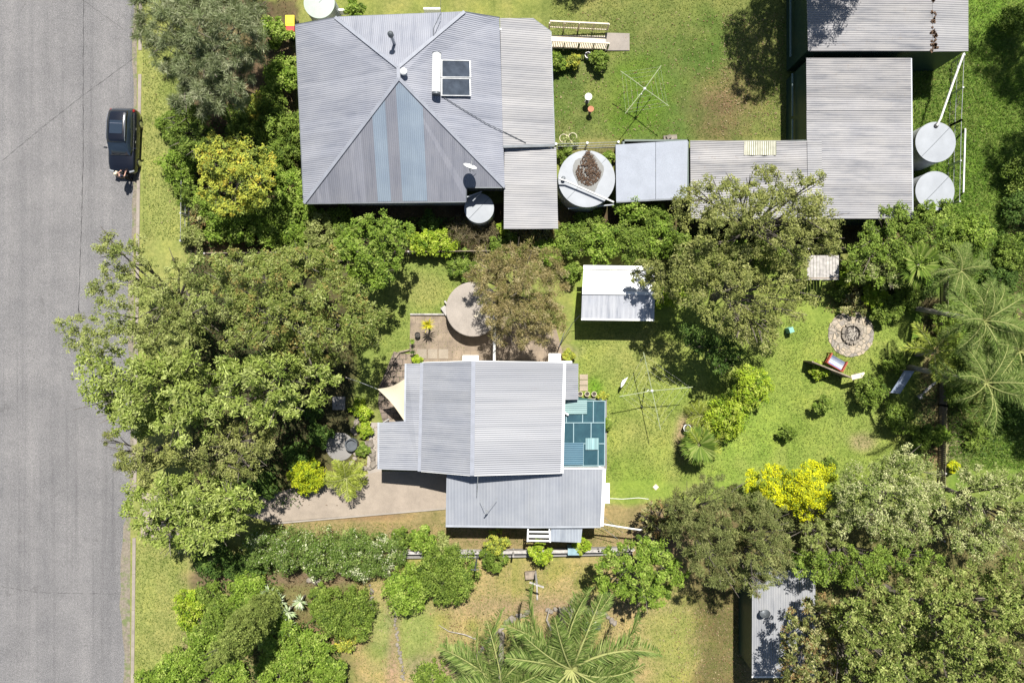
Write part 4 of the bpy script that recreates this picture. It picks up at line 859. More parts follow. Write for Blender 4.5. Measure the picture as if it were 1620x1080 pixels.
# --- shed at lower right
sr = empty('tin_shed', P(1240, 990), 'grey corrugated tin shed half hidden under the lower right trees', 'shed')
r4 = Q([(1190, 905, 2.9), (1290, 900, 3.1), (1290, 1069, 3.1), (1189.5, 1069, 2.9)]); roof('roof', r4, (0, -1), ROOF_S, sr)
walls('wall', [(r4[3].x+.12, r4[3].y+.2), (r4[2].x-.12, r4[3].y+.2), (r4[2].x-.12, r4[0].y-.1), (r4[3].x+.12, r4[0].y-.1)], [2.8, 3.0, 3.0, 2.8], DKGREEN, sr)
MB().beam(r4[3]-Vector((0, .05, .05)), r4[2]-Vector((0, .05, .05)), .1, .1).build('gutter', WHITE, sr)
dish('dark satellite dish on the tin shed roof', P(1207, 968, 3.0), (-.3, .8, .5), .32, .4, STEELD)
# --- timber shelter roof with slats, centre right
sd = empty('shelter', P(1300, 425), 'small shelter with white slatted roof under the olive tree', 'shelter'); m = MB()
for i in range(10): m.slab(Q([(1277+i*5.05, 404, 2.3), (1281.6+i*5.05, 404, 2.3), (1281.6+i*5.05, 442.5, 2.25), (1277+i*5.05, 442.5, 2.25)]), .03)
m.build('slatted_roof', WOODG, sd); m = MB()
for y in (408, 440): m.beam(P(1277, y, 2.22), P(1327, y, 2.22), .08, .08)
m.build('rafters', WOOD, sd)
for x, y in ((1279, 406), (1325, 406), (1279, 440), (1325, 440)): q = P(x, y, 2.2); MB().box((q.x, q.y, 1.1), (.09, .09, 2.2)).build('post', WOODG, sd)
# --- round slab beside the brown tree
q = P(748.5, 489, 1.25); rs = empty('round_tank_stand', (q.x, q.y, 0), 'round raised concrete tank stand partly under the brown tree', 'tank stand')
MB().lathe((q.x, q.y, 0), [(1.74, -.05), (1.74, 1.12)], 48).build('wall', CONCG, rs); MB().lathe((q.x, q.y, 1.12), [(1.79, 0), (1.79, .12), (1.75, .14)], 48).build('top_slab', CONCS, rs)
m = MB(); m.box(P(757, 498, 1.28)+Vector((0, 0, .02)), (.5, .42, .04), R(-25)); tag(m.build('cover_board', CREAM), 'square cream board lying on the round tank stand', 'board')
m = MB(); m.box(P(706, 493, .2), (.35, .8, .22), R(35)).box(P(709, 483, .3), (.12, .75, .1), R(38)); tag(m.build('garden_bench', WOODG), 'small grey stacked timber bench against the round tank stand', 'bench')
# ------------------------------------------------------------ water tanks
def tank(label, px, py, rp, z, seams=3, mat=None, group='round rainwater tanks'):
    c = P(px, py, z); r = rp/S*(H-z)/H; t = empty('water_tank', (c.x, c.y, 0), label, 'water tank', group)
    prof = []; n = int(z/.19)
    for i in range(n): prof += [(r-.03, z*i/n), (r-.01, z*(i+.5)/n)]
    prof += [(r-.03, z-.02)]
    MB().lathe((c.x, c.y, 0), prof, 40).build('wall', STEEL, t)
    MB().lathe((c.x, c.y, z-.04), [(r, 0), (r, .05), (r*.5, .075), (.05, .09)], 48).build('lid', mat or TANKM, t)
    m = MB()
    for i in range(seams):
        a = .8+i*2*math.pi/seams*1; m.beam((c.x, c.y, z+.055), (c.x+math.cos(a)*r*.98, c.y+math.sin(a)*r*.98, z+.018), .03, .02)
    m.build('lid_seam', STEELD, t); return t, c, r
t1, c1, r1 = tank('large round tank with a pile of brown leaves on its lid', 928, 283, 45, 2.2, 2)
tank('small round tank tucked under the south corner of the hip roof', 758, 329.5, 23.5, 2.0, 2)
ta, ca1, ra = tank('round tank at the end of the long white pipe', 1480, 225, 32, 2.4, 2)
MB().lathe((P(1481, 199, 2.46)), [(.14, 0), (.14, .03), (.1, .03)], 16).build('inlet', BLACK, ta)
tank('round tank partly hidden by leafy branches below the long shed', 1479, 302, 31, 2.4, 2)
tank('pale green round tank at the top edge by the hip roof', 505, 5, 24.5, 1.9, 1, plain('pale_green_lid', (.30, .35, .30), .5, var=.06))
m = MB(); rdd = random.Random(9); pts = []
for i in range(650):
    a = rdd.uniform(0, 6.283); rr = rdd.uniform(0, 1)**.5; x = 931+math.cos(a)*19*rr*(1.05 if math.sin(a) < 0 else 1-.5*math.sin(a)); y = 271-math.sin(a)*(33 if math.sin(a) > 0 else 22)*rr
    q = P(x, y, 2.36); m.box((q.x, q.y, 2.31+.14*(1-rr)+rdd.uniform(0, .05)), (rdd.uniform(.03, .16), rdd.uniform(.02, .06), .02), rdd.uniform(0, 3), rdd.uniform(-.4, .4), rdd.uniform(-.4, .4))
tag(m.build('leaf_pile', LITTER), 'heap of dead brown leaves lying on the large tank lid', 'leaves', kind='stuff')
m = MB(); pts = [(931+math.cos(a)*27*(.85+.15*math.sin(3*a)), 276-math.sin(a)*(36 if math.sin(a) > 0 else 30)*(.9+.1*math.cos(5*a))) for a in np.linspace(0, 6.283, 28, endpoint=False)]
m = MB(); cc0 = c1
for i in range(len(pts)):
    a, b = pts[i], pts[(i+1) % len(pts)]; qa, qb = P(*a, 2.3), P(*b, 2.3)
    f = lambda q: 2.2+.006+.10*max(0, 1-math.hypot(q.x-c1.x, q.y-c1.y)/(r1*.5))*.5+.055*(1-min(1, max(0, math.hypot(q.x-c1.x, q.y-c1.y)/r1-.5)*2))
    qa.z, qb.z = f(qa)+.006, f(qb)+.006; m.face([(c1.x, c1.y, 2.335), qb, qa])
STAIN = concrete('silt_stain', (.2, .2, .19), .15, False); o = m.build('stain', STAIN, t1)
m = MB(); m.tube([P(884, 283, 2.75), P(895, 286, 2.62), P(971, 320, 2.5)], .06, 8); tag(m.build('water_pipe', PVC), 'white pipe lying across the large leaf-covered tank', 'pipe')
m = MB(); m.lathe(P(891, 283, 2.3), [(.13, 0), (.13, .2), (.08, .28)], 14); m.build('inlet', STEELD, t1)
m = MB(); m.tube([P(899, 330, 1.6), P(972, 324, 1.7)], .05, 8); tag(m.build('water_pipe', STEEL), 'grey pipe low in the shadow below the large tank', 'pipe')
m = MB(); m.tube([P(1525, 84, 3.2), P(1510, 125, 2.95), P(1488, 188, 2.65), P(1482, 199, 2.5)], .065, 8); tag(m.build('water_pipe', PVC), 'long white pipe sloping from the dark shed corner to a tank', 'pipe')
m = MB(); m.tube([P(738, 312, 2.9), P(762, 303, 2.7), P(748, 318, 2.5)], .05, 8); tag(m.build('water_pipe', STEEL), 'bent grey downpipe feeding the small tank by the hip roof', 'pipe')
# ------------------------------------------------------------ rotary clothes lines
HOIST = plain('hoist_arm', (.26, .29, .17), .5)
def hoist(label, base, arms, z, wires):
    t = empty('rotary_clothesline', P(*base), label, 'clothes line', 'rotary clothes lines'); b = P(*base)
    hub = P((arms[0][0]+arms[1][0])/2, (arms[0][1]+arms[1][1])/2, z); b.x, b.y = hub.x, hub.y; t.location = b
    MB().tube([b-Vector((0, 0, .1)), b+Vector((0, 0, z*.55))], .035, 8).tube([b+Vector((0, 0, z*.55)), b+Vector((0, 0, z))], .026, 8).build('post', ZINC, t)
    MB().lathe(b+Vector((0, 0, z-.12)), [(.09, 0), (.09, .14), (.04, .2)], 10).tube([b+Vector((0, 0, z*.62)), b+Vector((-.22, -.12, z*.62))], .02, 6).build('winder', WHITE, t)
    ends = [P(*a, z+.1) for a in arms]
    for e in ends: MB().tube([hub, hub.lerp(e, .5)+Vector((0, 0, .03)), e], .026, 6).build('arm', HOIST, t)
    m = MB(); order = [0, 2, 1, 3]
    for f_ in wires:
        for i in range(4):
            a, c = hub.lerp(ends[order[i]], f_), hub.lerp(ends[order[(i+1) % 4]], f_); m.tube([a, a.lerp(c, .5)-Vector((0, 0, .05)), c], .0022, 4, False)
    m.build('line_wire', PVC, t)
hoist('clothes line with four arms near the patio cover and white shed', (1023, 613), [(1018, 557), (1045, 679), (980, 627), (1096, 612)], 2.4, (.35, .55, .75, .93))
hoist('clothes line on the neighbour lawn above the flat grey shed', (1008, 157), [(982, 113), (1058, 168), (1046, 104), (989, 180)], 2.2, (.35, .6, .8, .95))
# pegs / basket stand on the lawn
t = empty('bird_bath', P(932, 158), 'white round bird bath standing on the neighbour lawn', 'bird bath'); q = P(931, 153, .9)
MB().lathe((q.x, q.y, 0), [(.16, 0), (.1, .06), (.07, .7), (.12, .8)], 16).build('pedestal', CONCG, t); MB().lathe((q.x, q.y, .8), [(.1, 0), (.22, .05), (.24, .12), (.21, .1), (.05, .06)], 24).build('bowl', WHITE, t)
q = P(935, 172, .75); t = empty('garden_stool', (q.x, q.y, 0), 'small round terracotta topped stand near the white bird bath', 'stand')
MB().lathe((q.x, q.y, 0), [(.12, 0), (.08, .1), (.08, .6)], 14).build('pedestal', WOOD, t); MB().lathe((q.x, q.y, .6), [(.1, 0), (.2, .04), (.2, .1)], 24).build('top', TERRA, t)
# white bird-shaped ornament beside the clothes line
q = P(986, 606, .9); t = empty('lawn_ornament', (q.x, q.y, 0), 'white leaf-shaped ornament on a stake west of the clothes line', 'ornament')
MB().tube([(q.x, q.y, 0), (q.x, q.y, .9)], .02, 6).build('stake', STEELD, t)
m = MB(); m.slab([q+Vector(v) for v in ((-.16, -.3, 0), (.02, -.1, .05), (.3, .42, .1), (-.05, .2, .05), (-.14, .0, .0))], .03); m.build('plate', WHITE, t)
# ------------------------------------------------------------ fire pit
fp = empty('fire_pit', P(1346, 528), 'round stone paved fire pit on the back lawn', 'fire pit')
FLAG, t_, b_ = nt('flagstones'); tc2 = t_.nodes.new('ShaderNodeTexCoord'); vo = N(t_, 'ShaderNodeTexVoronoi', i_Scale=3.0); t_.links.new(tc2.outputs['Object'], vo.inputs['Vector']); vd = N(t_, 'ShaderNodeTexVoronoi', i_Scale=3.0, feature='DISTANCE_TO_EDGE'); t_.links.new(tc2.outputs['Object'], vd.inputs['Vector'])
sx = t_.nodes.new('ShaderNodeSeparateColor'); t_.links.new(vo.outputs['Color'], sx.inputs[0])
c_ = ramp(t_, sx.outputs[0], [(0, (.2, .18, .16)), (.25, (.32, .27, .21)), (.6, (.38, .31, .225)), (1, (.27, .24, .2))])
c_ = mul(t_, (.10, .09, .07), c_, ramp(t_, vd.outputs['Distance'], [(.02, (0, 0, 0)), (.06, (1, 1, 1))]), 'MIX'); c_ = mul(t_, c_, ramp(t_, noise(t_, 6, 6), [(.3, (.75, .75, .75)), (.7, (1.15, 1.15, 1.15))]))
t_.links.new(c_, b_.inputs['Base Color']); b_.inputs['Roughness'].default_value = .9
bp_ = N(t_, 'ShaderNodeBump', i_Strength=.8, i_Distance=.03); t_.links.new(vd.outputs['Distance'], bp_.inputs['Height']); t_.links.new(bp_.outputs[0], b_.inputs['Normal'])
c = P(1346, 528); m = MB(); base = 0; n = 56
for k, (r_, z_) in enumerate(((.6, .05), (1.54, .055), (1.56, -.03))):
    for i in range(n): a = 2*math.pi*i/n; rr = r_*(1+(.015*math.sin(i*2.7)+.012*math.sin(i*5.1) if k else 0)); m.v.append((c.x+math.cos(a)*rr, c.y+math.sin(a)*rr, z_))
for k in range(2):
    for i in range(n): m.f.append([k*n+i, (k+1)*n+i, (k+1)*n+(i+1) % n, k*n+(i+1) % n])
m.build('paving', FLAG, fp)
rdd = random.Random(5); m = MB()
for i in range(15):
    a = 2*math.pi*i/15+rdd.uniform(-.05, .05); q = (c.x+math.cos(a)*.62, c.y+math.sin(a)*.62, .13); m.box(q, (.2*rdd.uniform(.8, 1.2), .24, .22*rdd.uniform(.7, 1.1)), a+rdd.uniform(-.15, .15), rdd.uniform(-.15, .15))
m.build('stone_ring', STONE, fp, bevel=.03)
MB().lathe((c.x, c.y, 0), [(.56, .0), (.55, .06), (.2, .09)], 24).build('ash_bed', CHAR, fp)
m = MB()
for i in range(40): a = rdd.uniform(0, 6.28); r_ = rdd.uniform(0, .4); m.box((c.x+math.cos(a)*r_, c.y+math.sin(a)*r_, .12), (rdd.uniform(.1, .4), .035, .03), rdd.uniform(0, 3), 0, rdd.uniform(-.3, .3))
m.build('charred_sticks', BARKP, fp)
# ------------------------------------------------------------ bench with dark roof panel, on the back lawn
bs = empty('covered_bench', P(1330, 590), 'bench with red frame and blue striped seat behind a dark low screen', 'bench')
a0, a1 = P(1310, 566, .5), P(1334, 580, .5); d = (a1-a0).normalized(); nn = Vector((-d.y, d.x, 0))
cols = [(.09, .11, .17), (.17, .19, .26), (.32, .36, .4), (.55, .55, .5), (.16, .2, .42)]
m = MB(); 
for k, cc_ in enumerate(cols):
    off = nn*(.26-.13*k); MB().beam(a0+off+Vector((0, 0, .03*k if k > 3 else 0)), a1+off, .12, .03).build('seat_slat', plain('seat_paint_%s' % 'abcde'[k], cc_, .6), bs)
for e in (a0, a1):
    m.beam(e+nn*.38-d*.0, e-nn*.38, .07, .06).beam(e+nn*.36+Vector((0, 0, -.5)), e+nn*.36+Vector((0, 0, .2)), .07, .07).beam(e-nn*.36+Vector((0, 0, -.5)), e-nn*.36+Vector((0, 0, .3)), .07, .07).beam(e+nn*.36+Vector((0, 0, .2)), e-nn*.36+Vector((0, 0, .25)), .09, .05)
m.beam(a0-nn*.36+Vector((0,0,.3)), a1-nn*.36+Vector((0,0,.3)), .06, .06)
m.build('frame', plain('red_bench_paint', (.27, .05, .025), .6), bs)
scn = empty('garden_screen', P(1325, 600), 'dark timber garden screen angled behind the striped bench', 'screen'); m = MB()
pa, pb2, pc2 = P(1285, 572, 1.3), P(1347, 597, 1.35), P(1368, 592, 1.3)
for (u_, v_) in ((pa, pb2),):
    for k in range(7): z = .12+k*.19; a, b = Vector((u_.x, u_.y, z)), Vector((v_.x, v_.y, z)); m.beam(a, b, .035, .17)
m.build('boards', WOOD, scn); MB().beam(pb2, pc2, .32, .05).beam(Vector((pc2.x, pc2.y, 0)), pc2, .08, .08).build('top_shelf', CREAM, scn); MB().beam(pa, pb2, .08, .04).build('top_rail', WOOD, scn)
for q in (pa, pb2, (pa+pb2)/2): MB().box((q.x, q.y, .68), (.09, .09, 1.36)).build('post', WOOD, scn)
# tilted pale panel
q = [P(1431, 586, 1.5), P(1447, 586.5, 1.1), P(1424, 622.5, 1.1), P(1409, 621, 1.5)]; t = empty('tilted_panel', P(1430, 605), 'pale blue grey tilted sheet propped up beside the palm trunks', 'panel')
MB().slab(q, .04).build('sheet', concrete('weathered_sheet', (.22, .26, .34), .2), t); m = MB(); 
for p_ in q: m.beam(Vector((p_.x, p_.y, 0)), p_-Vector((0, 0, .05)), .06, .06)
m.build('frame', WOOD, t)
m = MB(); m.beam(P(1455, 627, .25), P(1481, 603, .55), .16, .03).beam(P(1453, 629, .3), P(1457, 626, .3), .25, .2); tag(m.build('timber_plank', WOODG), 'grey weathered plank lying aslant on the bare soil near the back fence', 'plank')
# ------------------------------------------------------------ pots, bins and small things
def bin_(label, px, py, lid):
    q = P(px, py, 1.0); t = empty('wheelie_bin', (q.x, q.y, 0), label, 'bin', 'wheelie bins')
    m = MB(); m.raw([(q.x+a*w, q.y+b*d_, z) for z, w, d_ in ((.08, .22, .25), (.95, .28, .33)) for a, b in ((-1, -1), (1, -1), (1, 1), (-1, 1))], [(0, 3, 2, 1), (4, 5, 6, 7), (0, 1, 5, 4), (1, 2, 6, 5), (2, 3, 7, 6), (3, 0, 4, 7)]); m.build('body', DKGREEN, t)
    MB().box((q.x, q.y, .99), (.6, .72, .07)).box((q.x, q.y, 1.03), (.45, .5, .04)).build('lid', lid, t, bevel=.03)
    MB().tube([(q.x-.26, q.y+.36, .98), (q.x+.26, q.y+.36, .98)], .025, 8).build('handle', DKGREEN, t)
    for s_ in (-1, 1): MB().tube([(q.x+.24*s_, q.y+.3, .11), (q.x+.3*s_, q.y+.3, .11)], .11, 14).build('wheel', BLACK, t)
bin_('wheelie bin with yellow lid beside the hip roof house', 458.5, 33, YEL); bin_('wheelie bin with red lid beside the hip roof house', 458.5, 50, RED)
def pot(label, px, py, r, h, mat, soil=True, cat='pot'):
    q = P(px, py, h); t = empty('plant_pot', (q.x, q.y, 0), label, cat)
    MB().lathe((q.x, q.y, 0), [(r*.65, 0), (r*.95, h*.85), (r, h), (r*.84, h), (r*.8, h-.08)], 22).build('body', mat, t); MB().lathe((q.x, q.y, h-.075), [(r*.79, 0), (.02, .02)], 18).build('soil', CHAR, t); return t
pot('empty white rimmed pot in front of the fan palm', 1087.5, 677, .26, .55, WHITE); pot('white pot under the ramp balustrade', 930.5, 87, .22, .45, WHITE)
pot('pale boulder-like pot above the white rimmed pot', 1097, 656, .24, .35, STONE)
pot('small dark pot on the patio edge near the yellow spiky plant', 660.5, 529.5, .19, .4, BLACK)
for i, (x, lab) in enumerate(((918, 'leftmost pale pot in the row above the patio cover'), (929, 'second pale pot in the row above the patio cover'), (940, 'third pale pot in the row above the patio cover'))): pot(lab, x, 623, .17, .3, CREAM)
m = MB()
for x, y in ((906, 217), (892, 219)):
    q = P(x, y, .5); pp = [q+Vector((math.cos(a)*.28, math.sin(a)*.28, 0)) for a in np.linspace(0, 6.283, 17)]; m.tube(pp, .025, 5)
tag(m.build('hanging_rings', CREAM), 'two pale ring hoops in the flower bed beside the verandah', 'ring')
tag(MB().box(P(1037.5, 770, .03), (.3, .3, .04), R(45)).build('paver', CREAM), 'single cream square paver on the lawn near the lower trees', 'paver')
tag(MB().lathe(P(1372, 520, 0), [(.1, 0), (.12, .1), (.02, .2)], 10).build('stone', STONE), 'small stone on the right rim of the fire pit', 'stone') if False else None
tag(MB().box(P(1249, 522, .35), (.3, .35, .7), R(20)).build('garden_box', plain('mint_plastic', (.16, .34, .28), .5)), 'mint green box peeping out under the olive tree', 'box')
tag(MB().lathe(P(558, 702, 0), [(.42, 0), (.42, .5), (.36, .5), (.36, .3)], 24).build('planter_tub', STEELD), 'dark round tub in the shade beside the fern bed', 'tub')
tag(MB().beam(P(501, 1017, .15), P(524, 998, .2), .18, .16).build('timber_log', BARKP), 'short grey log lying on the brown mulch', 'log')
m = MB(); m.box(P(1060, 218, .1), (.9, .3, .2), .1).box(P(1058, 217, .25), (.3, .25, .15), .5); tag(m.build('rubble', STONE), 'heap of rubble against the flat shed beside the lawn', 'rubble')
for x, y, lab in ((536, 19, 'left'), (684, 17, 'right')): tag(MB().box(P(x, y, .5), (1.1, .12, .6)).build('low_panel', WHITE), f'{lab} white low panel showing past the top edge of the hip roof', 'panel')
# ------------------------------------------------------------ fences
def fence(label, pts, h, mat, kind='paling', step=2.4, name='fence', post=.1):
    q0 = P(*pts[0]); t = empty(name, q0, label, 'fence')
    m = MB(); pm = MB(); posts = []
    for a, b in zip(pts, pts[1:]):
        A_, B_ = P(*a), P(*b); n = max(1, round((B_-A_).length/step))
        for i in range(n+1): posts.append(A_.lerp(B_, i/n))
        if kind == 'paling':
            k = int((B_-A_).length/.13); r_ = random.Random(k)
            for i in range(k): q = A_.lerp(B_, (i+.5)/k); hh = h+r_.uniform(-.03, .03); an = math.atan2((B_-A_).y, (B_-A_).x); m.box((q.x, q.y, hh/2), (.11, .02, hh), an)
            for z in (.35, h-.3): m.beam(A_+Vector((0, .05, z)), B_+Vector((0, .05, z)), .05, .08)
        elif kind == 'board':
            for z in np.arange(.14, h, .24): m.beam(A_+Vector((0, 0, z)), B_+Vector((0, 0, z)), .05, .2)
            m.beam(A_+Vector((0, 0, h)), B_+Vector((0, 0, h)), .2, .05)
        else:
            for z in (.05, h*.5, h): m.tube([A_+Vector((0, 0, z)), B_+Vector((0, 0, z))], .018, 5)
            k = int((B_-A_).length/.2)
            for i in range(k): q = A_.lerp(B_, (i+.5)/k); m.tube([q, q+Vector((0, 0, h))], .006, 3, False)
    m.build({'paling': 'palings', 'board': 'boards', 'wire': 'mesh'}[kind], mat, t)
    for q in posts: MB().box((q.x, q.y, h/2+.03), (post, post, h+.06)).build('post', WOODG if kind != 'wire' else ZINC, t)
    return t
fence('grey timber fence along the lower boundary below the skillion roof', [(640, 869), (790, 868.5), (945, 866), (1000, 864)], .7, WOODG, 'board')
m = MB(); m.beam(P(640, 876, .15), P(790, 875, .15), .5, .3).beam(P(790, 875, .15), P(1000, 870, .15), .5, .3); tag(m.build('retaining_wall', CONCG), 'low grey retaining wall beneath the lower boundary fence', 'wall')
tag(MB().box(P(906.5, 869, .4), (.75, .5, .8)).build('water_trough', plain('pale_blue_plastic', (.2, .3, .34), .5)), 'pale blue box set in the lower boundary fence', 'box')
fence('dark timber fence behind the shrubs between the two houses', [(335, 404), (500, 402), (700, 401), (880, 399), (1080, 398), (1330, 396)], 1.1, WOOD)
fence('timber fence along the back boundary beside the palms', [(1489, 380), (1488, 500), (1486, 640), (1482, 850)], .8, WOOD)
fence('wire mesh fence on the street side of the yellow tree', [(301, 240), (300, 300), (299, 385)], 1.2, ZINC, 'wire')
fence('tall wire fence beside the two tanks on the far right', [(1505, 100), (1501, 200), (1498, 325)], 1.3, ZINC, 'wire')
m = MB(); m.beam(P(1527, 204, 1.1), P(1524, 304, 1.1), .09, .07).beam(P(1527, 204, 0), P(1527, 204, 1.1), .08, .08).beam(P(1524, 304, 0), P(1524, 304, 1.1), .08, .08); tag(m.build('rail', PVC), 'white rail standing alone in the long grass right of the tanks', 'rail')
m = MB(); m.beam(P(1507, 180, .08), P(1519, 150, .08), .05, .05).beam(P(1507, 180, .08), P(1519, 160, .08), .05, .05); tag(m.build('fallen_branch', BARK), 'thin fallen branch in the long grass near the white pipe', 'branch')
fence('wire fence between the verandah and the flat shed', [(878, 236), (974, 233)], 1.2, ZINC, 'wire')
# posts south of the cottage
def post_(label, px, py, h, arm=None):
    b = P(px, py); t = empty('timber_post', b, label, 'post'); MB().tube([b-Vector((0, 0, .1)), b+Vector((0, 0, h))], .07, 8).build('pole', WOODG, t)
    if arm: MB().beam(b+Vector((-arm/2, .1, h-.3)), b+Vector((arm/2, -.15, h-.1)), .1, .08).build('crossbar', WOODG, t)
post_('timber post with crossbar on the dry lawn below the small round tree', 847, 903, 2.7, .9)
tag(MB().box(P(839, 909, .25), (.7, .5, .25), .1).build('wooden_box', WOOD), 'brown wooden box beside the post with crossbar', 'box')
post_('short timber post on the lower boundary left of the lime shrub', 812, 868, 1.6)
m = MB(); m.tube([P(849, 915, .04), P(850, 948, .05)], .06, 7); tag(m.build('fallen_pole', WOODG), 'pale pole lying on the dry lawn below the crossbar post', 'pole')
m = MB(); m.tube([P(497, 1005, .02), P(530, 1050, .02), P(560, 1100, .02)], .02, 5); tag(m.build('garden_hose', BLACK), 'dark hose running down the mulch at the lower left', 'hose')
# dead palm fronds and curved stems on the ground
def stick(label, pts, r=.05, mat=BARKP): m = MB(); n = len(pts); m.tube([P(*p) for p in pts], [r*(1-.7*i/(n-1)) for i in range(n)], 6); tag(m.build('fallen_frond', mat), label, 'palm frond', 'dead fronds around the palm bed')
stick('pale curved dead frond lying on the dry lawn left of the palms', [(752, 1010, .1), (735, 1003, .3), (710, 998, .2), (694, 988, .05)])
stick('pale hooked dead frond standing above the palm bed', [(905, 985, .1), (900, 968, .6), (904, 950, 1.0), (912, 943, 1.2)])
stick('thick grey dead frond left of the hooked one', [(872, 995, .1), (865, 980, .3), (869, 962, .5)], .09)
stick('longest grey dead frond under the hooked one', [(914, 1002, .2), (907, 985, .3), (902, 962, .3)], .12)
stick('grey dead frond right of the hooked one by the birdhouses', [(934, 992, .1), (928, 975, .3), (925, 964, .3)], .08)
def birdhouse(label, px, py):
    b = P(px, py); t = empty('birdhouse', b, label, 'birdhouse', 'little white birdhouses'); m = MB(); m.box(b+Vector((0, 0, .5)), (.3, .35, .35)).box(b+Vector((0, 0, .16)), (.08, .08, .34)); m.build('box', WHITE, t)
    MB().slab([b+Vector((-.24, -.2, .6)), b+Vector((0, -.25, .85)), b+Vector((0, .25, .85)), b+Vector((-.24, .25, .6))], .03).slab([b+Vector((0.002, -.25, .85)), b+Vector((.24, -.2, .6)), b+Vector((.24, .25, .6)), b+Vector((0.002, .25, .85))], .03).build('roof', STEELD, t)
    MB().tube([b+Vector((0, -.16, .5)), b+Vector((0, -.2, .5))], .05, 10).build('entrance', BLACK, t)
birdhouse('white birdhouse further left among the palm fronds', 925, 983); birdhouse('white birdhouse further right among the palm fronds', 943, 984)
# ------------------------------------------------------------ parked car
PAINT, t_, b_ = nt('midnight_paint'); b_.inputs['Base Color'].default_value = (.008, .009, .014, 1); b_.inputs['Roughness'].default_value = .22; b_.inputs['Metallic'].default_value = .3; b_.inputs['Coat Weight'].default_value = 1.0; b_.inputs['Coat Roughness'].default_value = .06
GLS, t_, b_ = nt('car_glass'); b_.inputs['Base Color'].default_value = (.02, .03, .045, 1); b_.inputs['Roughness'].default_value = .06; b_.inputs['Specular IOR Level'].default_value = .8
CHR = plain('chrome', (.6, .6, .62), .2, .9, var=.02); LAMP = plain('tail_lamp_red', (.2, .012, .008), .2, var=.02); LAMPW = plain('headlamp_glass', (.2, .21, .22), .1, var=.02)
cr = empty('parked_car', (-25.72, 13.1, -.12), 'dark blue black estate car with roof rails parked at the kerb', 'car', None, R(-2.5)); cr.location = (-25.8, 13.3, -.12); cr.scale = (.95, .905, 1.04)
W_, Lh = .93, 2.36
def loft(name, secs, mat, smooth=True):
    """secs: (y, [(x, z) right-hand profile from bottom to top centre])"""
    m = MB(); k = len(secs[0][1])*2
    for y, pr in secs:
        for x, z in pr: m.v.append((x, y, z))
        for x, z in pr[::-1]: m.v.append((-x, y, z))
    for i in range(len(secs)-1):
        for j in range(k): m.f.append([i*k+j, i*k+(j+1) % k, (i+1)*k+(j+1) % k, (i+1)*k+j])
    m.f.append(list(range(k))); m.f.append([(len(secs)-1)*k+j for j in range(k)][::-1])
    me = bpy.data.meshes.new(name); me.from_pydata(m.v, [], m.f); me.materials.append(mat); me.polygons.foreach_set('use_smooth', [smooth]*len(m.f)); me.update()
    import bmesh; bm = bmesh.new(); bm.from_mesh(me); bmesh.ops.recalc_face_normals(bm, faces=bm.faces); bm.to_mesh(me); bm.free()
    o = bpy.data.objects.new(name, me); COL.objects.link(o); o.parent = cr; return o
def sec(y, w, zb, zs, zt): return (y, [(w*.55, zb), (w*.96, zb+.04), (w, zb+.25), (w*.995, (zb+zs)/2+.1), (w*.96, zs-.03), (w*.86, zs+.01), (w*.45, zt), (.02, zt+.012)])
body = loft('body', [sec(-2.36, .62, .42, .62, .63), sec(-2.3, .76, .28, .74, .76), sec(-2.1, .87, .24, .86, .9), sec(-1.7, .925, .24, .92, .985), sec(-1.1, .935, .24, .96, 1.03), sec(-.75, .94, .24, .97, 1.06), sec(0, .94, .24, .98, 1.08), sec(1.2, .94, .24, 1.0, 1.1), sec(1.9, .93, .26, 1.02, 1.1), sec(2.2, .88, .3, 1.0, 1.06), sec(2.34, .78, .4, .9, .94)], PAINT)
def gs(y, wb, wt, z0, z1): return (y, [(wb*.9, z0-.1), (wb, z0), (wt+(wb-wt)*.45, z0+(z1-z0)*.55), (wt, z1-.04), (wt*.92, z1), (wt*.5, z1+.025), (.02, z1+.03)])
loft('side_glass', [gs(-1.15, .74, .70, 1.0, 1.03), gs(-.72, .84, .70, 1.0, 1.3), gs(-.3, .86, .68, 1.0, 1.54), gs(.5, .86, .68, 1.0, 1.60), gs(1.4, .84, .66, 1.02, 1.58), gs(2.0, .80, .62, 1.04, 1.46), gs(2.24, .76, .6, 1.0, 1.1)], GLS)
loft('roof', [(y, [(w*1.0, z-.05), (w*.97, z-.01), (w*.6, z+.035), (.02, z+.045)]) for y, w, z in ((-.36, .66, 1.53), (-.1, .68, 1.58), (.5, .69, 1.61), (1.2, .68, 1.60), (1.8, .66, 1.53), (1.98, .63, 1.48))], PAINT)
def cm(name, mb, mat, bevel=0, parent=None):
    me = bpy.data.meshes.new(name); me.from_pydata(mb.v, [], mb.f); me.materials.append(mat); o = bpy.data.objects.new(name, me); COL.objects.link(o); o.parent = parent or cr
    if bevel: b = o.modifiers.new('bevel', 'BEVEL'); b.width = bevel; b.segments = 2
    return o
cm('sunroof', MB().box((0, .72, 1.652), (.86, .95, .012)), GLS); cm('sunroof_bar', MB().box((0, .98, 1.66), (.86, .03, .01)), CHR)
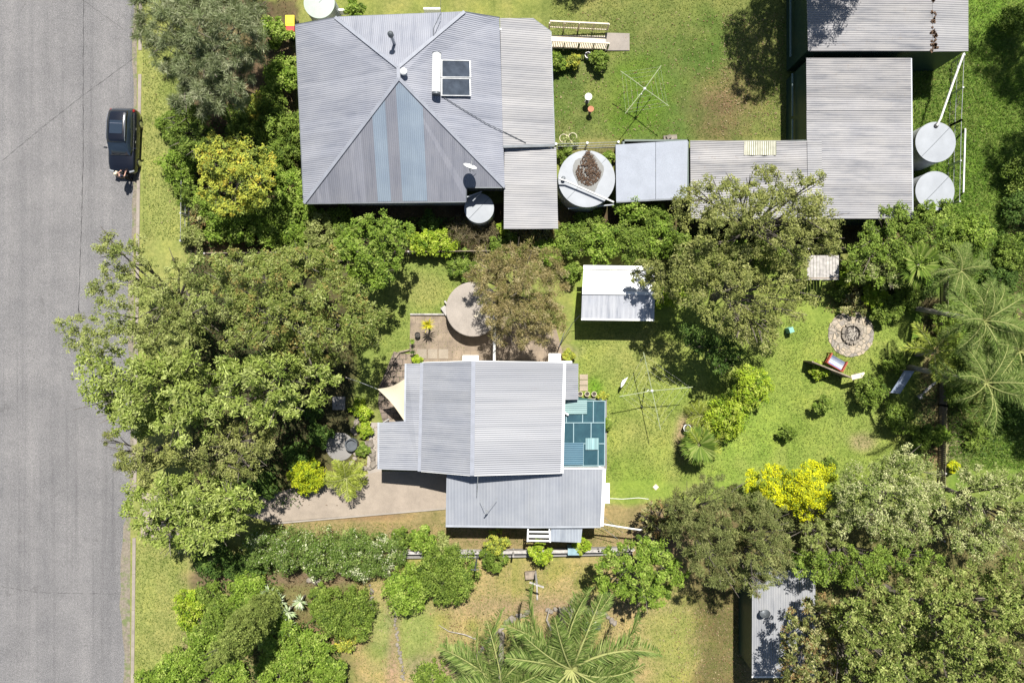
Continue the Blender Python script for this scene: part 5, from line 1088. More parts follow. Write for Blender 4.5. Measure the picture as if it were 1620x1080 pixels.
for s_ in (-1, 1):
    cm('roof_rail', MB().tube([(s_*.62, -.25, 1.60), (s_*.63, 0, 1.67), (s_*.63, 1.4, 1.68), (s_*.6, 1.75, 1.58)], .022, 6), CHR)
    o = cm('wing_mirror', MB().box((s_*1.04, -.62, 1.06), (.2, .1, .13)).beam((s_*.88, -.6, 1.0), (s_*1.0, -.62, 1.04), .05, .05), PAINT, .02)
    cm('headlight', MB().box((s_*.68, -2.16, .76), (.34, .3, .12), s_*.35, -.25), LAMPW, .03); cm('tail_light', MB().box((s_*.78, 2.14, .92), (.16, .2, .26), -s_*.35), LAMP, .03)
    cm('window_trim', MB().tube([(s_*.87, -.8, 1.03), (s_*.89, .5, 1.05), (s_*.86, 1.9, 1.1)], .012, 5), CHR)
    for yy in (-.1, .85): cm('door_handle', MB().box((s_*.95, yy, .92), (.03, .16, .03)), CHR)
    for y_ in (-1.45, 1.4):
        w = cm('wheel', MB().tube([(s_*.72, y_, .33), (s_*.94, y_, .33)], .33, 24), BLACK); cm('rim', MB().tube([(s_*.90, y_, .33), (s_*.955, y_, .33)], .21, 14), CHR, 0, w)
cm('windscreen', MB().raw([(-.72, -1.12, 1.055), (.72, -1.12, 1.055), (.62, -.36, 1.545), (-.62, -.36, 1.545)], [(0, 1, 2, 3)]).raw([(-.72, -1.13, 1.045), (.72, -1.13, 1.045), (.62, -.37, 1.535), (-.62, -.37, 1.535)], [(3, 2, 1, 0)]), GLS)
cm('wiper', MB().beam((-.6, -1.12, 1.09), (.0, -1.08, 1.10), .03, .02).beam((.05, -1.12, 1.10), (.62, -1.06, 1.09), .03, .02), BLACK)
cm('grille', MB().box((0, -2.36, .55), (.9, .06, .18)), BLACK, .02); cm('bumper', MB().box((0, -2.34, .36), (1.4, .12, .16)), PAINT, .04); cm('number_plate', MB().box((0, -2.41, .42), (.38, .02, .12)), WHITE)
# ------------------------------------------------------------ person in front of the car
pb = P(204, 284, 0); pn = empty('person', (pb.x, pb.y, -.115), 'person in dark clothes and pale cap standing in front of the parked car', 'person', None, R(160))
def skin_obj(name, verts, edges, radii, mat, root=0, lev=2):
    me = bpy.data.meshes.new(name); me.from_pydata(verts, edges, []); me.materials.append(mat); o = bpy.data.objects.new(name, me); COL.objects.link(o); o.parent = pn
    md = o.modifiers.new('skin', 'SKIN'); md.use_smooth_shade = True
    for i, r in enumerate(radii): v = me.skin_vertices[0].data[i]; v.radius = (r, r) if not isinstance(r, tuple) else r; v.use_root = (i == root)
    s_ = o.modifiers.new('sub', 'SUBSURF'); s_.levels = lev; s_.render_levels = lev; return o
V_ = [(0, 0, .92), (0, .0, 1.1), (0, .01, 1.32), (0, .02, 1.44), (0, .03, 1.52), (0, .0, 1.60), (0, -.01, 1.70),
      (.10, 0, .88), (.12, -.02, .5), (.13, .02, .09), (.13, -.13, .04), (-.10, 0, .88), (-.11, -.08, .5), (-.12, .02, .09), (-.12, -.13, .04),
      (.19, .02, 1.40), (.27, -.04, 1.14), (.25, -.22, .96), (.24, -.30, .92), (-.19, .02, 1.40), (-.27, -.06, 1.14), (-.20, -.28, 1.05), (-.18, -.36, 1.03)]
E_ = [(0, 1), (1, 2), (2, 3), (3, 4), (4, 5), (5, 6), (0, 7), (7, 8), (8, 9), (9, 10), (0, 11), (11, 12), (12, 13), (13, 14), (3, 15), (15, 16), (16, 17), (17, 18), (3, 19), (19, 20), (20, 21), (21, 22)]
skin_obj('body', V_, E_, [.14, .13, .16, .1, .055, .09, .085, .085, .06, .042, .035, .085, .06, .042, .035, .06, .045, .034, .03, .06, .045, .034, .03], SKIN)
def pm(name, mb, mat, bev=0): me = bpy.data.meshes.new(name); me.from_pydata(mb.v, [], mb.f); me.materials.append(mat); me.polygons.foreach_set('use_smooth', [True]*len(mb.f)); o = bpy.data.objects.new(name, me); COL.objects.link(o); o.parent = pn; return o
skin_obj('shirt', [(0, 0, .93), (0, 0, 1.1), (0, .01, 1.32), (0, .02, 1.43), (.19, .02, 1.40), (.25, -.02, 1.22), (-.19, .02, 1.40), (-.25, -.03, 1.22)], [(0, 1), (1, 2), (2, 3), (3, 4), (4, 5), (3, 6), (6, 7)], [(.17, .14), (.155, .13), (.185, .14), (.12, .11), .078, .062, .078, .062], NAVY)
skin_obj('trousers', [(0, 0, .95), (.10, 0, .86), (.12, -.02, .5), (.13, .02, .1), (-.10, 0, .86), (-.11, -.08, .5), (-.12, .02, .1)], [(0, 1), (1, 2), (2, 3), (0, 4), (4, 5), (5, 6)], [.16, .1, .078, .062, .1, .078, .062], BLACK)
pm('cap', MB().lathe((0, -.0, 1.66), [(.108, 0), (.112, .05), (.09, .11), (.03, .135)], 18).box((0, -.13, 1.672), (.14, .12, .015)), CREAM)
for s_ in (1, -1):
    hx, hy, hz = ((.24, -.31, .915) if s_ > 0 else (-.18, -.37, 1.03))
    for k in range(4): x = hx+(k-1.5)*.02; l_ = (.07, .08, .075, .06)[k]; V2_ = [(x, hy, hz), (x, hy-l_*.5, hz-.012), (x, hy-l_, hz-.035)]; skin_obj('finger', V2_, [(0, 1), (1, 2)], [.011, .009, .008], SKIN, 0, 1)
    skin_obj('thumb', [(hx-.03*s_, hy+.02, hz), (hx-.055*s_, hy-.01, hz-.01), (hx-.06*s_, hy-.04, hz-.025)], [(0, 1), (1, 2)], [.013, .011, .009], SKIN, 0, 1)
skin_obj('nose', [(0, -.085, 1.64), (0, -.115, 1.615)], [(0, 1)], [.014, .017], SKIN, 0, 1)
for s_ in (-1, 1): pm('eye', MB().lathe((s_*.032, -.088, 1.636), [(.005, 0), (.012, .008), (.005, .016)], 8), BLACK); pm('shoe', MB().box((s_*.125, -.06, .045), (.1, .28, .09)), BLACK)
# ------------------------------------------------------------ trees: crowns outlined where they stand
BIG = 'tall trees along the street front'
tree('gum_tree', 'pale olive tree whose crown spreads furthest over the road', [(140,395),(165,372),(205,368),(235,385),(236,405),(262,420),(300,395),(340,405),(350,470),(330,545),(250,560),(185,565),(145,570),(122,562),(88,535),(85,515),(100,503),(130,498),(152,490),(135,468),(150,440),(165,428)], 'olivepale', 8.0, 5.5, 24, (305, 470), group=BIG, r0=.2, dens=1.0)
tree('gum_tree', 'silvery green tree with star-like leaf clusters on the road side', [(112,565),(190,552),(330,548),(350,640),(335,700),(240,702),(185,690),(150,650),(128,622)], 'silver', 8.2, 6, 26, (300, 610), group=BIG, r0=.2)
tree('gum_tree', 'olive tree with reddish tips above the shade sail', [(335,412),(420,398),(500,395),(545,425),(590,465),(618,500),(612,535),(570,560),(530,585),(450,565),(345,545)], 'russet', 8.5, 6, 26, (460, 495), group=BIG, r0=.22)
tree('gum_tree', 'silver green tree left of the shade sail', [(345,548),(450,565),(530,580),(548,605),(515,628),(500,645),(440,672),(400,665),(345,645)], 'silver', 8.0, 6, 25, (440, 600), group=BIG, r0=.2)
tree('gum_tree', 'yellowish olive tree bulging over the road edge', [(158,655),(185,692),(240,702),(265,740),(230,770),(198,752),(168,705)], 'olive', 6.0, 4.5, 22, (262, 705), group=BIG)
tree('gum_tree', 'dense olive green tree left of the dark shaded garden', [(330,655),(400,665),(430,675),(440,700),(425,735),(395,760),(300,745),(262,735),(245,702),(335,700)], 'olive', 7.0, 5, 24, (380, 700), group=BIG, r0=.2)
tree('gum_tree', 'pale light green tree at the lowest corner of the street front', [(195,772),(235,772),(265,745),(330,745),(395,762),(415,795),(400,830),(375,858),(330,872),(272,878),(215,845),(188,805)], 'silver', 6.5, 4.5, 25, (320, 800), group=BIG, r0=.2, tone=1.05)
tree('gum_tree', 'small olive tree filling the gap above the street front trees', [(330,398),(440,392),(545,388),(555,420),(500,440),(420,430),(340,440)], 'russet', 6, 4.5, 20, (445, 420), group=BIG)
tree('casuarina_tree', 'wispy grey green tree at the top left beside the road', [(212,-40),(425,-40),(432,20),(418,80),(408,140),(375,188),(335,180),(300,190),(268,160),(255,110),(232,85),(208,45)], 'wispy', 7.5, 4.5, 27, (330, 90), r0=.2, dens=1.35)
tree('bottlebrush_tree', 'rounded brown tree beside the round tank stand', [(738,402),(790,386),(850,384),(888,400),(897,450),(895,520),(872,546),(815,550),(765,538),(768,510),(752,470),(738,440)], 'brown', 5.2, 3.6, 21, (815, 470), r0=.16, dens=1.1)
OG = 'olive trees in the middle right'
tree('tea_tree', 'olive tree covering the low shed roof', [(1068,290),(1110,270),(1128,282),(1165,282),(1195,262),(1240,258),(1262,275),(1308,272),(1312,305),(1325,350),(1345,375),(1335,402),(1290,412),(1200,408),(1085,400),(1062,340)], 'olive', 9.0, 6.5, 25, (1175, 375), group=OG, r0=.22, dens=.95)
tree('tea_tree', 'broad olive tree between the white shed and the fire pit', [(1045,405),(1085,388),(1200,392),(1292,400),(1275,440),(1295,485),(1262,508),(1240,520),(1236,558),(1195,562),(1130,520),(1085,500),(1052,455)], 'olive', 8.0, 5.4, 26, (1130, 470), group=OG, r0=.24, dens=1.0)
tree('tea_tree', 'yellow green tree leaning over the white shed roof', [(985,428),(1030,405),(1068,425),(1066,470),(1040,478),(1018,455)], 'olive', 5.2, 4.2, 17, (1052, 452), r0=.1, dens=.9)
tree('understorey_tree', 'dark green tree in the shade below the broad olive tree', [(1085,505),(1130,525),(1180,555),(1165,580),(1135,590),(1095,560),(1070,525)], 'dark', 4.2, 3.0, 18, (1125, 555), r0=.1)
tree('camphor_tree', 'light green leafy tree below the two right hand tanks', [(1350,372),(1368,342),(1395,318),(1425,325),(1448,322),(1480,308),(1508,325),(1512,365),(1480,398),(1452,440),(1400,456),(1345,440),(1332,405)], 'mid', 3.9, 2.8, 21, (1410, 390), r0=.15, tone=1.1)
tree('camphor_tree', 'rounded pale leafed tree left of the fan palm', [(1345,412),(1390,398),(1440,410),(1450,440),(1418,458),(1372,452),(1340,440)], 'cream', 3.0, 2.2, 17, (1390, 430), r0=.1)
LR = 'trees massed at the lower right'
tree('wattle_tree', 'golden yellow tree above the grey olive ones', [(1172,748),(1205,735),(1235,740),(1262,740),(1285,731),(1326,738),(1322,780),(1302,805),(1296,824),(1258,828),(1242,800),(1212,792),(1186,782)], 'golden', 4.6, 3.0, 17, (1225, 745), r0=.1, dens=1.0)
tree('flowering_tree', 'cream flowering tree inside the back corner of the lot', [(1330,742),(1390,722),(1430,706),(1482,722),(1492,790),(1482,858),(1400,866),(1332,850),(1310,800)], 'cream', 7, 4.8, 24, (1360, 765), group=LR, r0=.18)
tree('flowering_tree', 'cream flowering tree at the right edge beyond the back fence', [(1492,752),(1540,728),(1600,736),(1700,740),(1700,850),(1600,868),(1550,892),(1497,862)], 'cream', 7, 5, 25, (1480, 770), group=LR, r0=.18, tone=1.08)
tree('gum_tree', 'yellowish green tree between tin shed and flowering trees', [(1245,868),(1340,862),(1480,868),(1500,895),(1420,915),(1330,930),(1275,925),(1252,900)], 'mid', 6, 4.5, 21, (1320, 850), group=LR, tone=1.15)
tree('gum_tree', 'tall spotted leaf tree in the lower right corner', [(1440,885),(1550,890),(1640,870),(1740,880),(1740,1150),(1490,1150),(1470,1000),(1430,930)], 'dotted', 10, 7, 28, (1400, 930), group=LR, r0=.25)
tree('gum_tree', 'spotted leaf tree left of the corner tree', [(1350,925),(1432,905),(1470,990),(1488,1150),(1340,1150),(1325,1040),(1310,960)], 'dotted', 9, 6.5, 27, (1270, 950), group=LR, r0=.22, tone=.95)
tree('gum_tree', 'mottled reddish tree overhanging the tin shed', [(1258,948),(1322,938),(1340,1040),(1345,1150),(1240,1150),(1222,1050),(1236,1000)], 'mottled', 7, 5.0, 20, (1290, 960), group=LR, dens=1.0)
tree('tea_tree', 'grey olive tree left of the golden tree', [(1042,800),(1065,772),(1130,748),(1165,760),(1180,800),(1175,870),(1150,925),(1115,925),(1088,905),(1072,860),(1045,840)], 'greyolive', 6.5, 4.5, 22, (1070, 800), group=LR, r0=.18)
tree('tea_tree', 'grey olive tree below the golden tree', [(1170,768),(1215,785),(1250,805),(1262,850),(1250,905),(1200,940),(1160,930),(1170,860)], 'greyolive', 6.5, 4.8, 21, (1130, 830), group=LR, r0=.18, tone=1.08)
tree('flowering_tree', 'loose olive tree joining golden tree and flowering tree', [(1262,825),(1300,812),(1330,800),(1340,862),(1262,868)], 'olivepale', 5.5, 4, 19, (1240, 800), group=LR)
tree('camphor_tree', 'bright green tree at the right end of the lower fence', [(948,872),(990,850),(1040,850),(1082,878),(1092,915),(1060,950),(1012,965),(962,948),(936,915)], 'bright', 5.6, 3.8, 19, (995, 880), r0=.14, tone=.92)
tree('scrub_tree', 'sparse pale mottled shrub right of the cottage skillion', [(1012,798),(1040,785),(1065,800),(1070,850),(1040,858),(1015,840)], 'mottled', 3.2, 2.2, 14, (1035, 825), dens=.6)
tree('shade_tree', 'dark green tree below the wispy grey tree', [(270,165),(330,175),(350,230),(330,258),(290,262),(270,215)], 'mid', 4.2, 3, 18, (320, 215), tone=.9)
tree('yellow_tree', 'yellow green tree in the neighbour front garden', [(305,240),(345,208),(395,222),(440,245),(446,300),(405,340),(350,345),(318,318)], 'yellow', 5, 3.8, 20, (390, 275), r0=.12, dens=1.15)
tree('camphor_tree', 'bright leafy tree above the lawn between the two houses', [(555,345),(600,330),(640,345),(657,372),(648,400),(625,430),(612,462),(575,455),(540,430),(520,395),(540,362)], 'bright', 5.5, 3.8, 20, (615, 400), r0=.14, tone=.88)
# off-frame trees (they stand beyond the picture and shade its edges)
def world_tree(label, x, y, h, r, spec, n=9, seed=1, lean=0):
    rd_ = random.Random(seed); lb = [(x, y, h-r*.4, r*.6)]
    for i in range(n): a = 6.283*i/n+rd_.uniform(-.3, .3); q = r*rd_.uniform(.45, .75); lb.append((x+math.cos(a)*q, y+math.sin(a)*q, h-r*rd_.uniform(.5, 1.1), r*rd_.uniform(.34, .48)))
    tree('gum_tree', label, None, spec, h, h, 10, (x+lean, y, 0), lobes=lb, r0=.16, dens=1.6)
world_tree('tall gum tree beyond the top edge shading the long lawn', 18.3, 25.2, 12, 3.7, 'olive', 16, 1)
world_tree('gum tree beyond the top edge shading the big shed roof', 23.2, 28.6, 13, 3.0, 'olive', 11, 2)
world_tree('tallest gum tree beyond the top right corner shading the long grass', 35.8, 24.5, 14, 3.9, 'olive', 9, 3, 2)
world_tree('gum tree beyond the right edge shading the grass right of the tanks', 35.6, 17.0, 12, 3.1, 'olive', 9, 4, 2)
world_tree('dark gum tree beyond the right edge level with the tin roofs', 36.8, 10.5, 10, 2.8, 'mid', 8, 5, 2)
world_tree('low tree beyond the top edge behind the hip roof house', 5, 29.2, 9.5, 3.2, 'olive', 8, 6)
world_tree('tree beyond the right edge below the palms', 35.5, -1.5, 9, 3.0, 'mid', 8, 7, 1)
world_tree('bushy tree beyond the top edge by the casuarina', -21, 27.5, 8, 2.6, 'mid', 8, 8)
# ------------------------------------------------------------ shrubs
for a in (
 ('bright green shrub beside the wheelie bins', 433, 48, 24, 'bright', 2.6), ('leafy green shrub at the upper west wall of the hip roof house', 447, 118, 31, 'bright', 2.4),
 ('leafy shrub at the middle of the hip roof house west wall', 446, 212, 40, 'mid', 2.8), ('leafy shrub at the lower west wall of the hip roof house', 456, 297, 30, 'bright', 2.6),
 ('light green shrub at the southwest corner of the hip roof', 482, 335, 22, 'bright', 2.2), ('glossy bright shrub on the verge side of the yellow tree', 277, 262, 27, 'bright', 2.2),
 ('dark green shrub on the verge above the glossy bright one', 285, 212, 26, 'mid', 2.4), ('shaded green shrub between wispy tree and yellow tree', 385, 200, 34, 'mid', 1.8),
 ('shaded low shrub right of the wispy tree', 398, 172, 26, 'yellow', 2.0), ('green shrub squeezed under the wispy tree', 290, 172, 22, 'mid', 2.0),
 ('brownish shrub at the corner of the mesh fence', 318, 338, 20, 'mottled', 1.6), ('grey green shrub low at the fence corner by the verge', 302, 372, 20, 'olivepale', 1.6),
 ('light green spreading shrub left of the hedge row', 345, 362, 24, 'bright', 1.7), ('light green spreading shrub second along the hedge row', 385, 360, 26, 'bright', 1.8), ('light green spreading shrub third along the hedge row', 425, 362, 26, 'bright', 1.8), ('light green spreading shrub at the right end of the hedge row', 462, 368, 22, 'bright', 1.7),
 ('pale grey green shrub below the southwest corner of the hip roof', 508, 366, 29, 'olivepale', 2.4), ('olive shrub tucked between pale shrub and bright leafy tree', 545, 372, 24, 'mid', 2.2),
 ('lime shrub right of the bright leafy tree', 668, 383, 22, 'lime', 1.8), ('lime shrub beside the bare twiggy one', 698, 384, 22, 'lime', 1.8), 
 ('bare twiggy shrub under the small tank', 735, 366, 26, 'bare', 1.6), ('bare twiggy shrub left of the stepped side roof', 768, 368, 20, 'bare', 1.5), ('tiny lime shrub at the foot of the side roof', 798, 360, 10, 'lime', 1.2),
 ('straw coloured low shrub below the side roof', 828, 374, 18, 'brown', 1.4), ('straw coloured shrub at the corner of the side roof', 862, 370, 20, 'mottled', 1.4), ('low olive shrub on the small lawn above the tank stand', 730, 418, 22, 'mid', .9),
 ('green shrub left of the hedge behind the white shed', 905, 378, 28, 'mid', 2.4), ('green shrub second in the hedge behind the white shed', 950, 385, 30, 'bright', 2.6), ('green shrub third in the hedge behind the white shed', 1000, 384, 32, 'mid', 2.8), ('green shrub at the right end of the hedge behind the white shed', 1045, 380, 28, 'bright', 2.8),
 ('bright shrub with pointed top below the flat shed', 1000, 328, 27, 'bright', 3.0), ('green shrub beside the pointed one below the flat shed', 1038, 348, 26, 'mid', 2.6), ('low green shrub in the shadow under the large tank', 935, 352, 22, 'mid', 1.2),
 ('yellow green shrub right of the white shed', 1058, 462, 24, 'lime', 2.6), ('green shrub left of the white shed', 905, 430, 16, 'mid', 1.8), 
 ('lime plant at the right corner of the shelter', 1340, 440, 15, 'lime', 1.4), ('dry leafy shrub above the fire pit', 1352, 478, 22, 'mottled', 1.0), ('lime spiky shrub above right of the fire pit', 1385, 472, 20, 'lime', 1.3), ('green shrub left of the upper palm trunk', 1418, 482, 20, 'mid', 1.3),
 ('round clipped shrub beside the tilted panel', 1385, 617, 25, 'mid', 2.5), ('small shrub beside brown patch on the lawn', 1303, 640, 13, 'mid', 1.7), ('smallest dark shrub on the back lawn', 1248, 685, 13, 'mid', 1.3), ('lime plant in front of the dark garden screen', 1297, 586, 13, 'lime', 1.0),
 ('leafy shrub between the palm shadows and the tilted panel', 1418, 574, 18, 'mid', 1.4), ('dark leafy shrub near the back fence below the tilted panel', 1424, 660, 24, 'mid', 1.8),
 ('bright green shrub below the dark shaded tree', 1188, 613, 31, 'lime', 2.4), ('bright green shrub next to the fan palm', 1148, 660, 32, 'lime', 2.2), ('small dark shrub touching the golden tree', 1314, 734, 12, 'mid', 1.2),
 ('climbing green shrub on the back fence', 1490, 690, 14, 'bright', 1.5), ('tiny yellow shrub beyond the back fence', 1510, 738, 10, 'golden', 1.2),
 ('round yellow green shrub beside the concrete drive', 484, 753, 27, 'limeyellow', 2.2),
 ('white flowering hedge shrub at the left end of the lower boundary', 415, 868, 32, 'flower', 2.2), ('white flowering hedge shrub second from the left', 462, 872, 36, 'flower', 2.4), ('white flowering hedge shrub third from the left', 512, 878, 38, 'flower', 2.4), ('white flowering hedge shrub fourth from the left', 562, 880, 38, 'flower', 2.4), ('white flowering hedge shrub at the right end of the row', 605, 876, 33, 'flower', 2.2),
 ('bright dark-leafed shrub at the left end of the timber fence', 667, 857, 20, 'bright', 1.8), ('pale brownish shrub on the timber fence', 703, 862, 17, 'olivepale', 1.4), ('reddish tipped shrub on the timber fence below the aerial', 785, 860, 19, 'yellow', 1.8), ('green round shrub just below the fence under the reddish one', 782, 884, 20, 'mid', 1.5),
 ('lime small tree in front of the porch roof', 855, 876, 18, 'lime', 2.2), ('small lime shrub right of the porch roof', 922, 862, 15, 'lime', 1.2), ('small green shrub at the left end of the fence', 637, 851, 16, 'mid', 1.5),
 ('round mid green shrub below the fence', 645, 935, 36, 'bright', 2.0), ('large round dark green shrub below the fence', 705, 913, 42, 'mid', 2.6), ('dense green shrub beside the yucca bed', 550, 968, 40, 'mid', 1.8), ('green shrub with yellow flowers below the dense one', 548, 1012, 20, 'yellow', 1.2),
 ('lime yellow shrub on the lower verge', 297, 958, 24, 'lime', 1.6), ('small lime yellow shrub just below the bigger one on the verge', 295, 988, 14, 'lime', 1.1), ('dark green shrub beside the lime yellow verge shrub', 330, 945, 22, 'mid', 1.4),
 ('green shrub left of the tall cypress', 352, 978, 30, 'mid', 1.8), ('green shrub above the tall cypress', 388, 935, 30, 'bright', 1.6), ('low green shrub at the lower left by the verge', 322, 1030, 34, 'bright', 2.0), ('bright green shrub on the bottom edge by the verge', 280, 1062, 32, 'bright', 2.0), ('green shrub under the cypress tip', 362, 1068, 28, 'bright', 1.6),
 ('pale grassy shrub in the yucca bed', 400, 912, 16, 'yellow', .8), ('green shrub between yuccas and dense shrub', 507, 942, 17, 'mid', .8),
 ('dense bright shrub right of the cypress', 440, 1010, 34, 'bright', 2.6), ('bright shrub bulging over the mulch', 490, 1038, 36, 'bright', 2.6), ('bright shrub on the bottom edge right of the cypress', 440, 1068, 36, 'bright', 2.6), ('bright shrub at the bottom edge beside the hose', 520, 1072, 30, 'bright', 2.2),
 ('green shrub at the bottom edge left of the palms', 682, 1072, 26, 'mid', 1.4), ('light shrub at the top edge between green tank and house', 560, 14, 15, 'bright', 1.2),
 ('green shrub under the left end of the ramp', 880, 96, 16, 'bright', 1.2), ('yellow flowering shrub under the ramp', 908, 96, 12, 'yellow', 1.1), ('green shrub at the right end of the ramp bed', 948, 94, 15, 'mid', 1.4),
 ('pale flowering plant beside the verandah rings', 900, 224, 14, 'cream', .7), ('low plant left in the bed above the large tank', 895, 244, 13, 'mid', .9), ('low plant right in the bed above the large tank', 962, 250, 12, 'mid', 1.0),
 ('yellow flowering plant beside the white box awning', 900, 563, 10, 'yellow', .8), ('orange tinted plant at the corner of the patio cover', 954, 627, 8, 'yellow', .9), ('low green climber on the east side of the patio cover', 960, 672, 8, 'mid', 1.0),
 ('lime fern plant in the bed by the stepped verandah', 577, 680, 12, 'lime', .7), ('green plant low in the fern bed by the verandah', 574, 712, 10, 'mid', .6), ('small green plant at the patio corner beside the verandah', 660, 570, 8, 'lime', .5),
 ('dark shaded shrub in the middle of the dark garden', 505, 690, 20, 'dark', 1.2), ('shaded fern under the silver tree', 470, 720, 22, 'dark', 1.3), ('dark shaded shrub beside the drive entrance', 415, 770, 20, 'dark', 1.4), ('pale shaded bush left of the round path', 490, 650, 18, 'dark', .9), ('lit lime shrub at the edge of the dark garden', 572, 648, 16, 'lime', 1.0),
 ('red brown leafed plant in the shaded garden by the drive', 462, 762, 9, 'mottled', .8),
 ('low scrub right of the yucca bed under the hedge', 395, 905, 24, 'dark', 1.0), ('leafy shrub on the far right edge beyond the palms', 1608, 400, 28, 'mid', 1.8), ('dark scrub at the right edge above the palms', 1590, 440, 24, 'dark', 1.4), ('green scrub below the palms beyond the back fence', 1545, 690, 20, 'mid', .8),

 ('green shrub at the foot of the upper palm trunk', 1500, 500, 24, 'mid', 1.6), ('leafy shrub beyond the back fence under the palms', 1530, 560, 30, 'mid', 1.8), ('green shrub beyond the back fence between the palm crowns', 1580, 500, 28, 'mid', 2.0), ('dark scrub beyond the back fence under the lower palm', 1600, 560, 30, 'dark', 2.0), ('scrub under the lower palm crown', 1520, 620, 26, 'mid', 1.6), ('dark scrub on the right edge below the palms', 1610, 640, 30, 'dark', 2.0), ('tall leafy shrub at the back corner above the palms', 1540, 370, 28, 'bright', 2.2), ('green shrub by the back corner fan palm', 1505, 400, 24, 'mid', 2.2), ('shady shrub on the bare strip between palm trunks', 1466, 545, 16, 'mid', 1.0), ('shrub on the bare strip below the yellowish palm', 1462, 690, 20, 'mid', 1.4), ('dark shrub on the right edge level with the tanks', 1615, 330, 26, 'dark', 1.6),
 ('small shrub at the lawn edge left of the fire pit hedge', 1330, 462, 14, 'mid', 1.0), ('bushy green shrub above the fire pit', 1400, 490, 20, 'mid', 1.3), ('green shrub in the shade right of the lime spiky one', 1440, 470, 22, 'mid', 1.6),
 ('dense hedge shrub between wispy tree and house', 425, 160, 26, 'mid', 2.0), ('green shrub between the yellow tree and the middle wall shrub', 425, 255, 24, 'bright', 2.4), ('green shrub under the lower left of the yellow tree', 330, 322, 26, 'bright', 1.8), ('dark green shrub filling the verge side below the glossy one', 292, 305, 20, 'mid', 1.8), ('green shrub above the hedge row', 395, 338, 26, 'mid', 1.8), ('green shrub above the hedge row near the house', 440, 335, 24, 'mid', 2.0), ('dark green shrub below the top left wispy tree', 262, 195, 18, 'mid', 1.8),
 ('green shrub below the hip roof along the house wall', 535, 345, 20, 'mid', 1.8), ('dark low shrub along the shaded wall', 680, 352, 18, 'dark', 1.2),
 ('broad green shrub left of the cypress base', 405, 965, 26, 'bright', 1.8), ('green shrub at the middle left of the lower garden', 375, 1010, 28, 'bright', 1.6), ('shrub between the lime yellow verge shrubs and the cypress', 335, 1000, 26, 'mid', 1.5), ('low dark shrub under the pale corner tree', 335, 885, 26, 'dark', 1.6), ('dark shrub beside the low flowering hedge', 372, 895, 22, 'dark', 1.6), ('green shrub right of the yuccas', 508, 965, 22, 'mid', 1.2), ('bright shrub at the far bottom left', 235, 1085, 26, 'bright', 1.6), 
 ('leafy scrub at the right edge in the top corner', 1612, 30, 26, 'mid', 2.2), ('leafy scrub at the right edge level with the lower tank', 1616, 275, 26, 'mid', 2.0),
 ('leafy shrub overlapping the lower of the two right hand tanks', 1478, 326, 24, 'bright', 3.4), ('leafy shrub in front of the long shed corner', 1415, 330, 22, 'bright', 3.2),
 ('green hedge shrub left of the olive trees on the fence line', 1075, 392, 24, 'mid', 2.6), ('olive shrub first under the low shed on the fence line', 1120, 398, 24, 'mid', 2.4), ('green shrub under the upper olive tree near the fence', 1165, 400, 24, 'mid', 2.4), ('olive shrub under the upper olive tree toward the shelter', 1215, 402, 24, 'mid', 2.4), ('green shrub left of the shelter roof', 1258, 405, 20, 'mid', 2.2),
 ('green shrub along the fence above the brown tree', 800, 392, 22, 'mid', 1.8), ('green shrub along the fence right of the brown tree', 870, 398, 22, 'bright', 2.0), ('low green shrub along the fence left of the bright leafy tree', 520, 398, 22, 'mid', 2.0), ('low green shrub along the fence at the left end', 470, 402, 22, 'mid', 1.8)):
    shrub(*a)
# hedge-row outline shrub groups share nothing but their row
# cypress: one tall narrow tree
lb = []; b0, t0 = P(437, 941, 0), P(437, 941, 0); rdd = random.Random(3)
for i in range(30):
    z = .5+9.9*i/29; w_ = 1.15*math.sin(math.pi*min(1, .22+.72*(i/29)))**.7*(1.0 if i < 22 else 1-.55*(i-22)/7)
    for k in range(3): a = rdd.uniform(0, 6.28); lb.append((b0.x+math.cos(a)*w_*.4, b0.y+math.sin(a)*w_*.4, z, w_*.72))
tree('cypress_tree', 'tall narrow cypress leaning outward at the lower left', None, 'cypress', 9.7, 1, 10, (b0.x, b0.y, 0), lobes=lb, r0=.12, dens=.62, squash=1.1, low=-.9)
# yuccas and spiky plants
YUC = spike_mesh(1, 46, .62, .075, ((206,222,176), (176,200,140), (228,236,206)), (5, 60)); SPK = spike_mesh(2, 70, .62, .05, ((214,204,40), (184,192,50), (230,214,70)), (5, 75)); CYC = spike_mesh(3, 60, .5, .05, ((130,160,60), (160,184,80)), (0, 60)); DRC = spike_mesh(4, 40, .5, .06, ((96,130,56), (60,84,40)), (0, 70))
for i, (x, y, s_, lab) in enumerate(((436, 928, 1.0, 'topmost pale spiky yucca in the bed'), (448, 941, 1.0, 'pale spiky yucca just below the topmost'), (439, 956, .9, 'pale spiky yucca on the left of the bed nearest the cypress'), (464, 957, .95, 'pale spiky yucca in the middle of the bed'), (463, 979, 1.05, 'lowest and brightest spiky yucca of the bed'), (483, 941, .8, 'small pale yucca on the right of the bed'))):
    rosette('yucca', lab, x, y, YUC, 1.1, s_*1.3, 'yucca', 'pale yuccas in the lower garden bed', i*.9)
rosette('spiky_plant', 'yellow spiky plant standing on the paved patio', 681, 514, SPK, 1.3, .95, 'plant'); rosette('spiky_plant', 'green spiky plant at the left edge of the patio', 654, 540, CYC, .5, .55, 'plant', None, .4); rosette('spiky_plant', 'dark spiky plant in white pot at the verandah corner', 655, 556, DRC, .5, .6, 'plant')
rosette('spiky_plant', 'green spiky plant in the right palm bed', 880, 983, CYC, .9, .9, 'plant', None, 1.0)
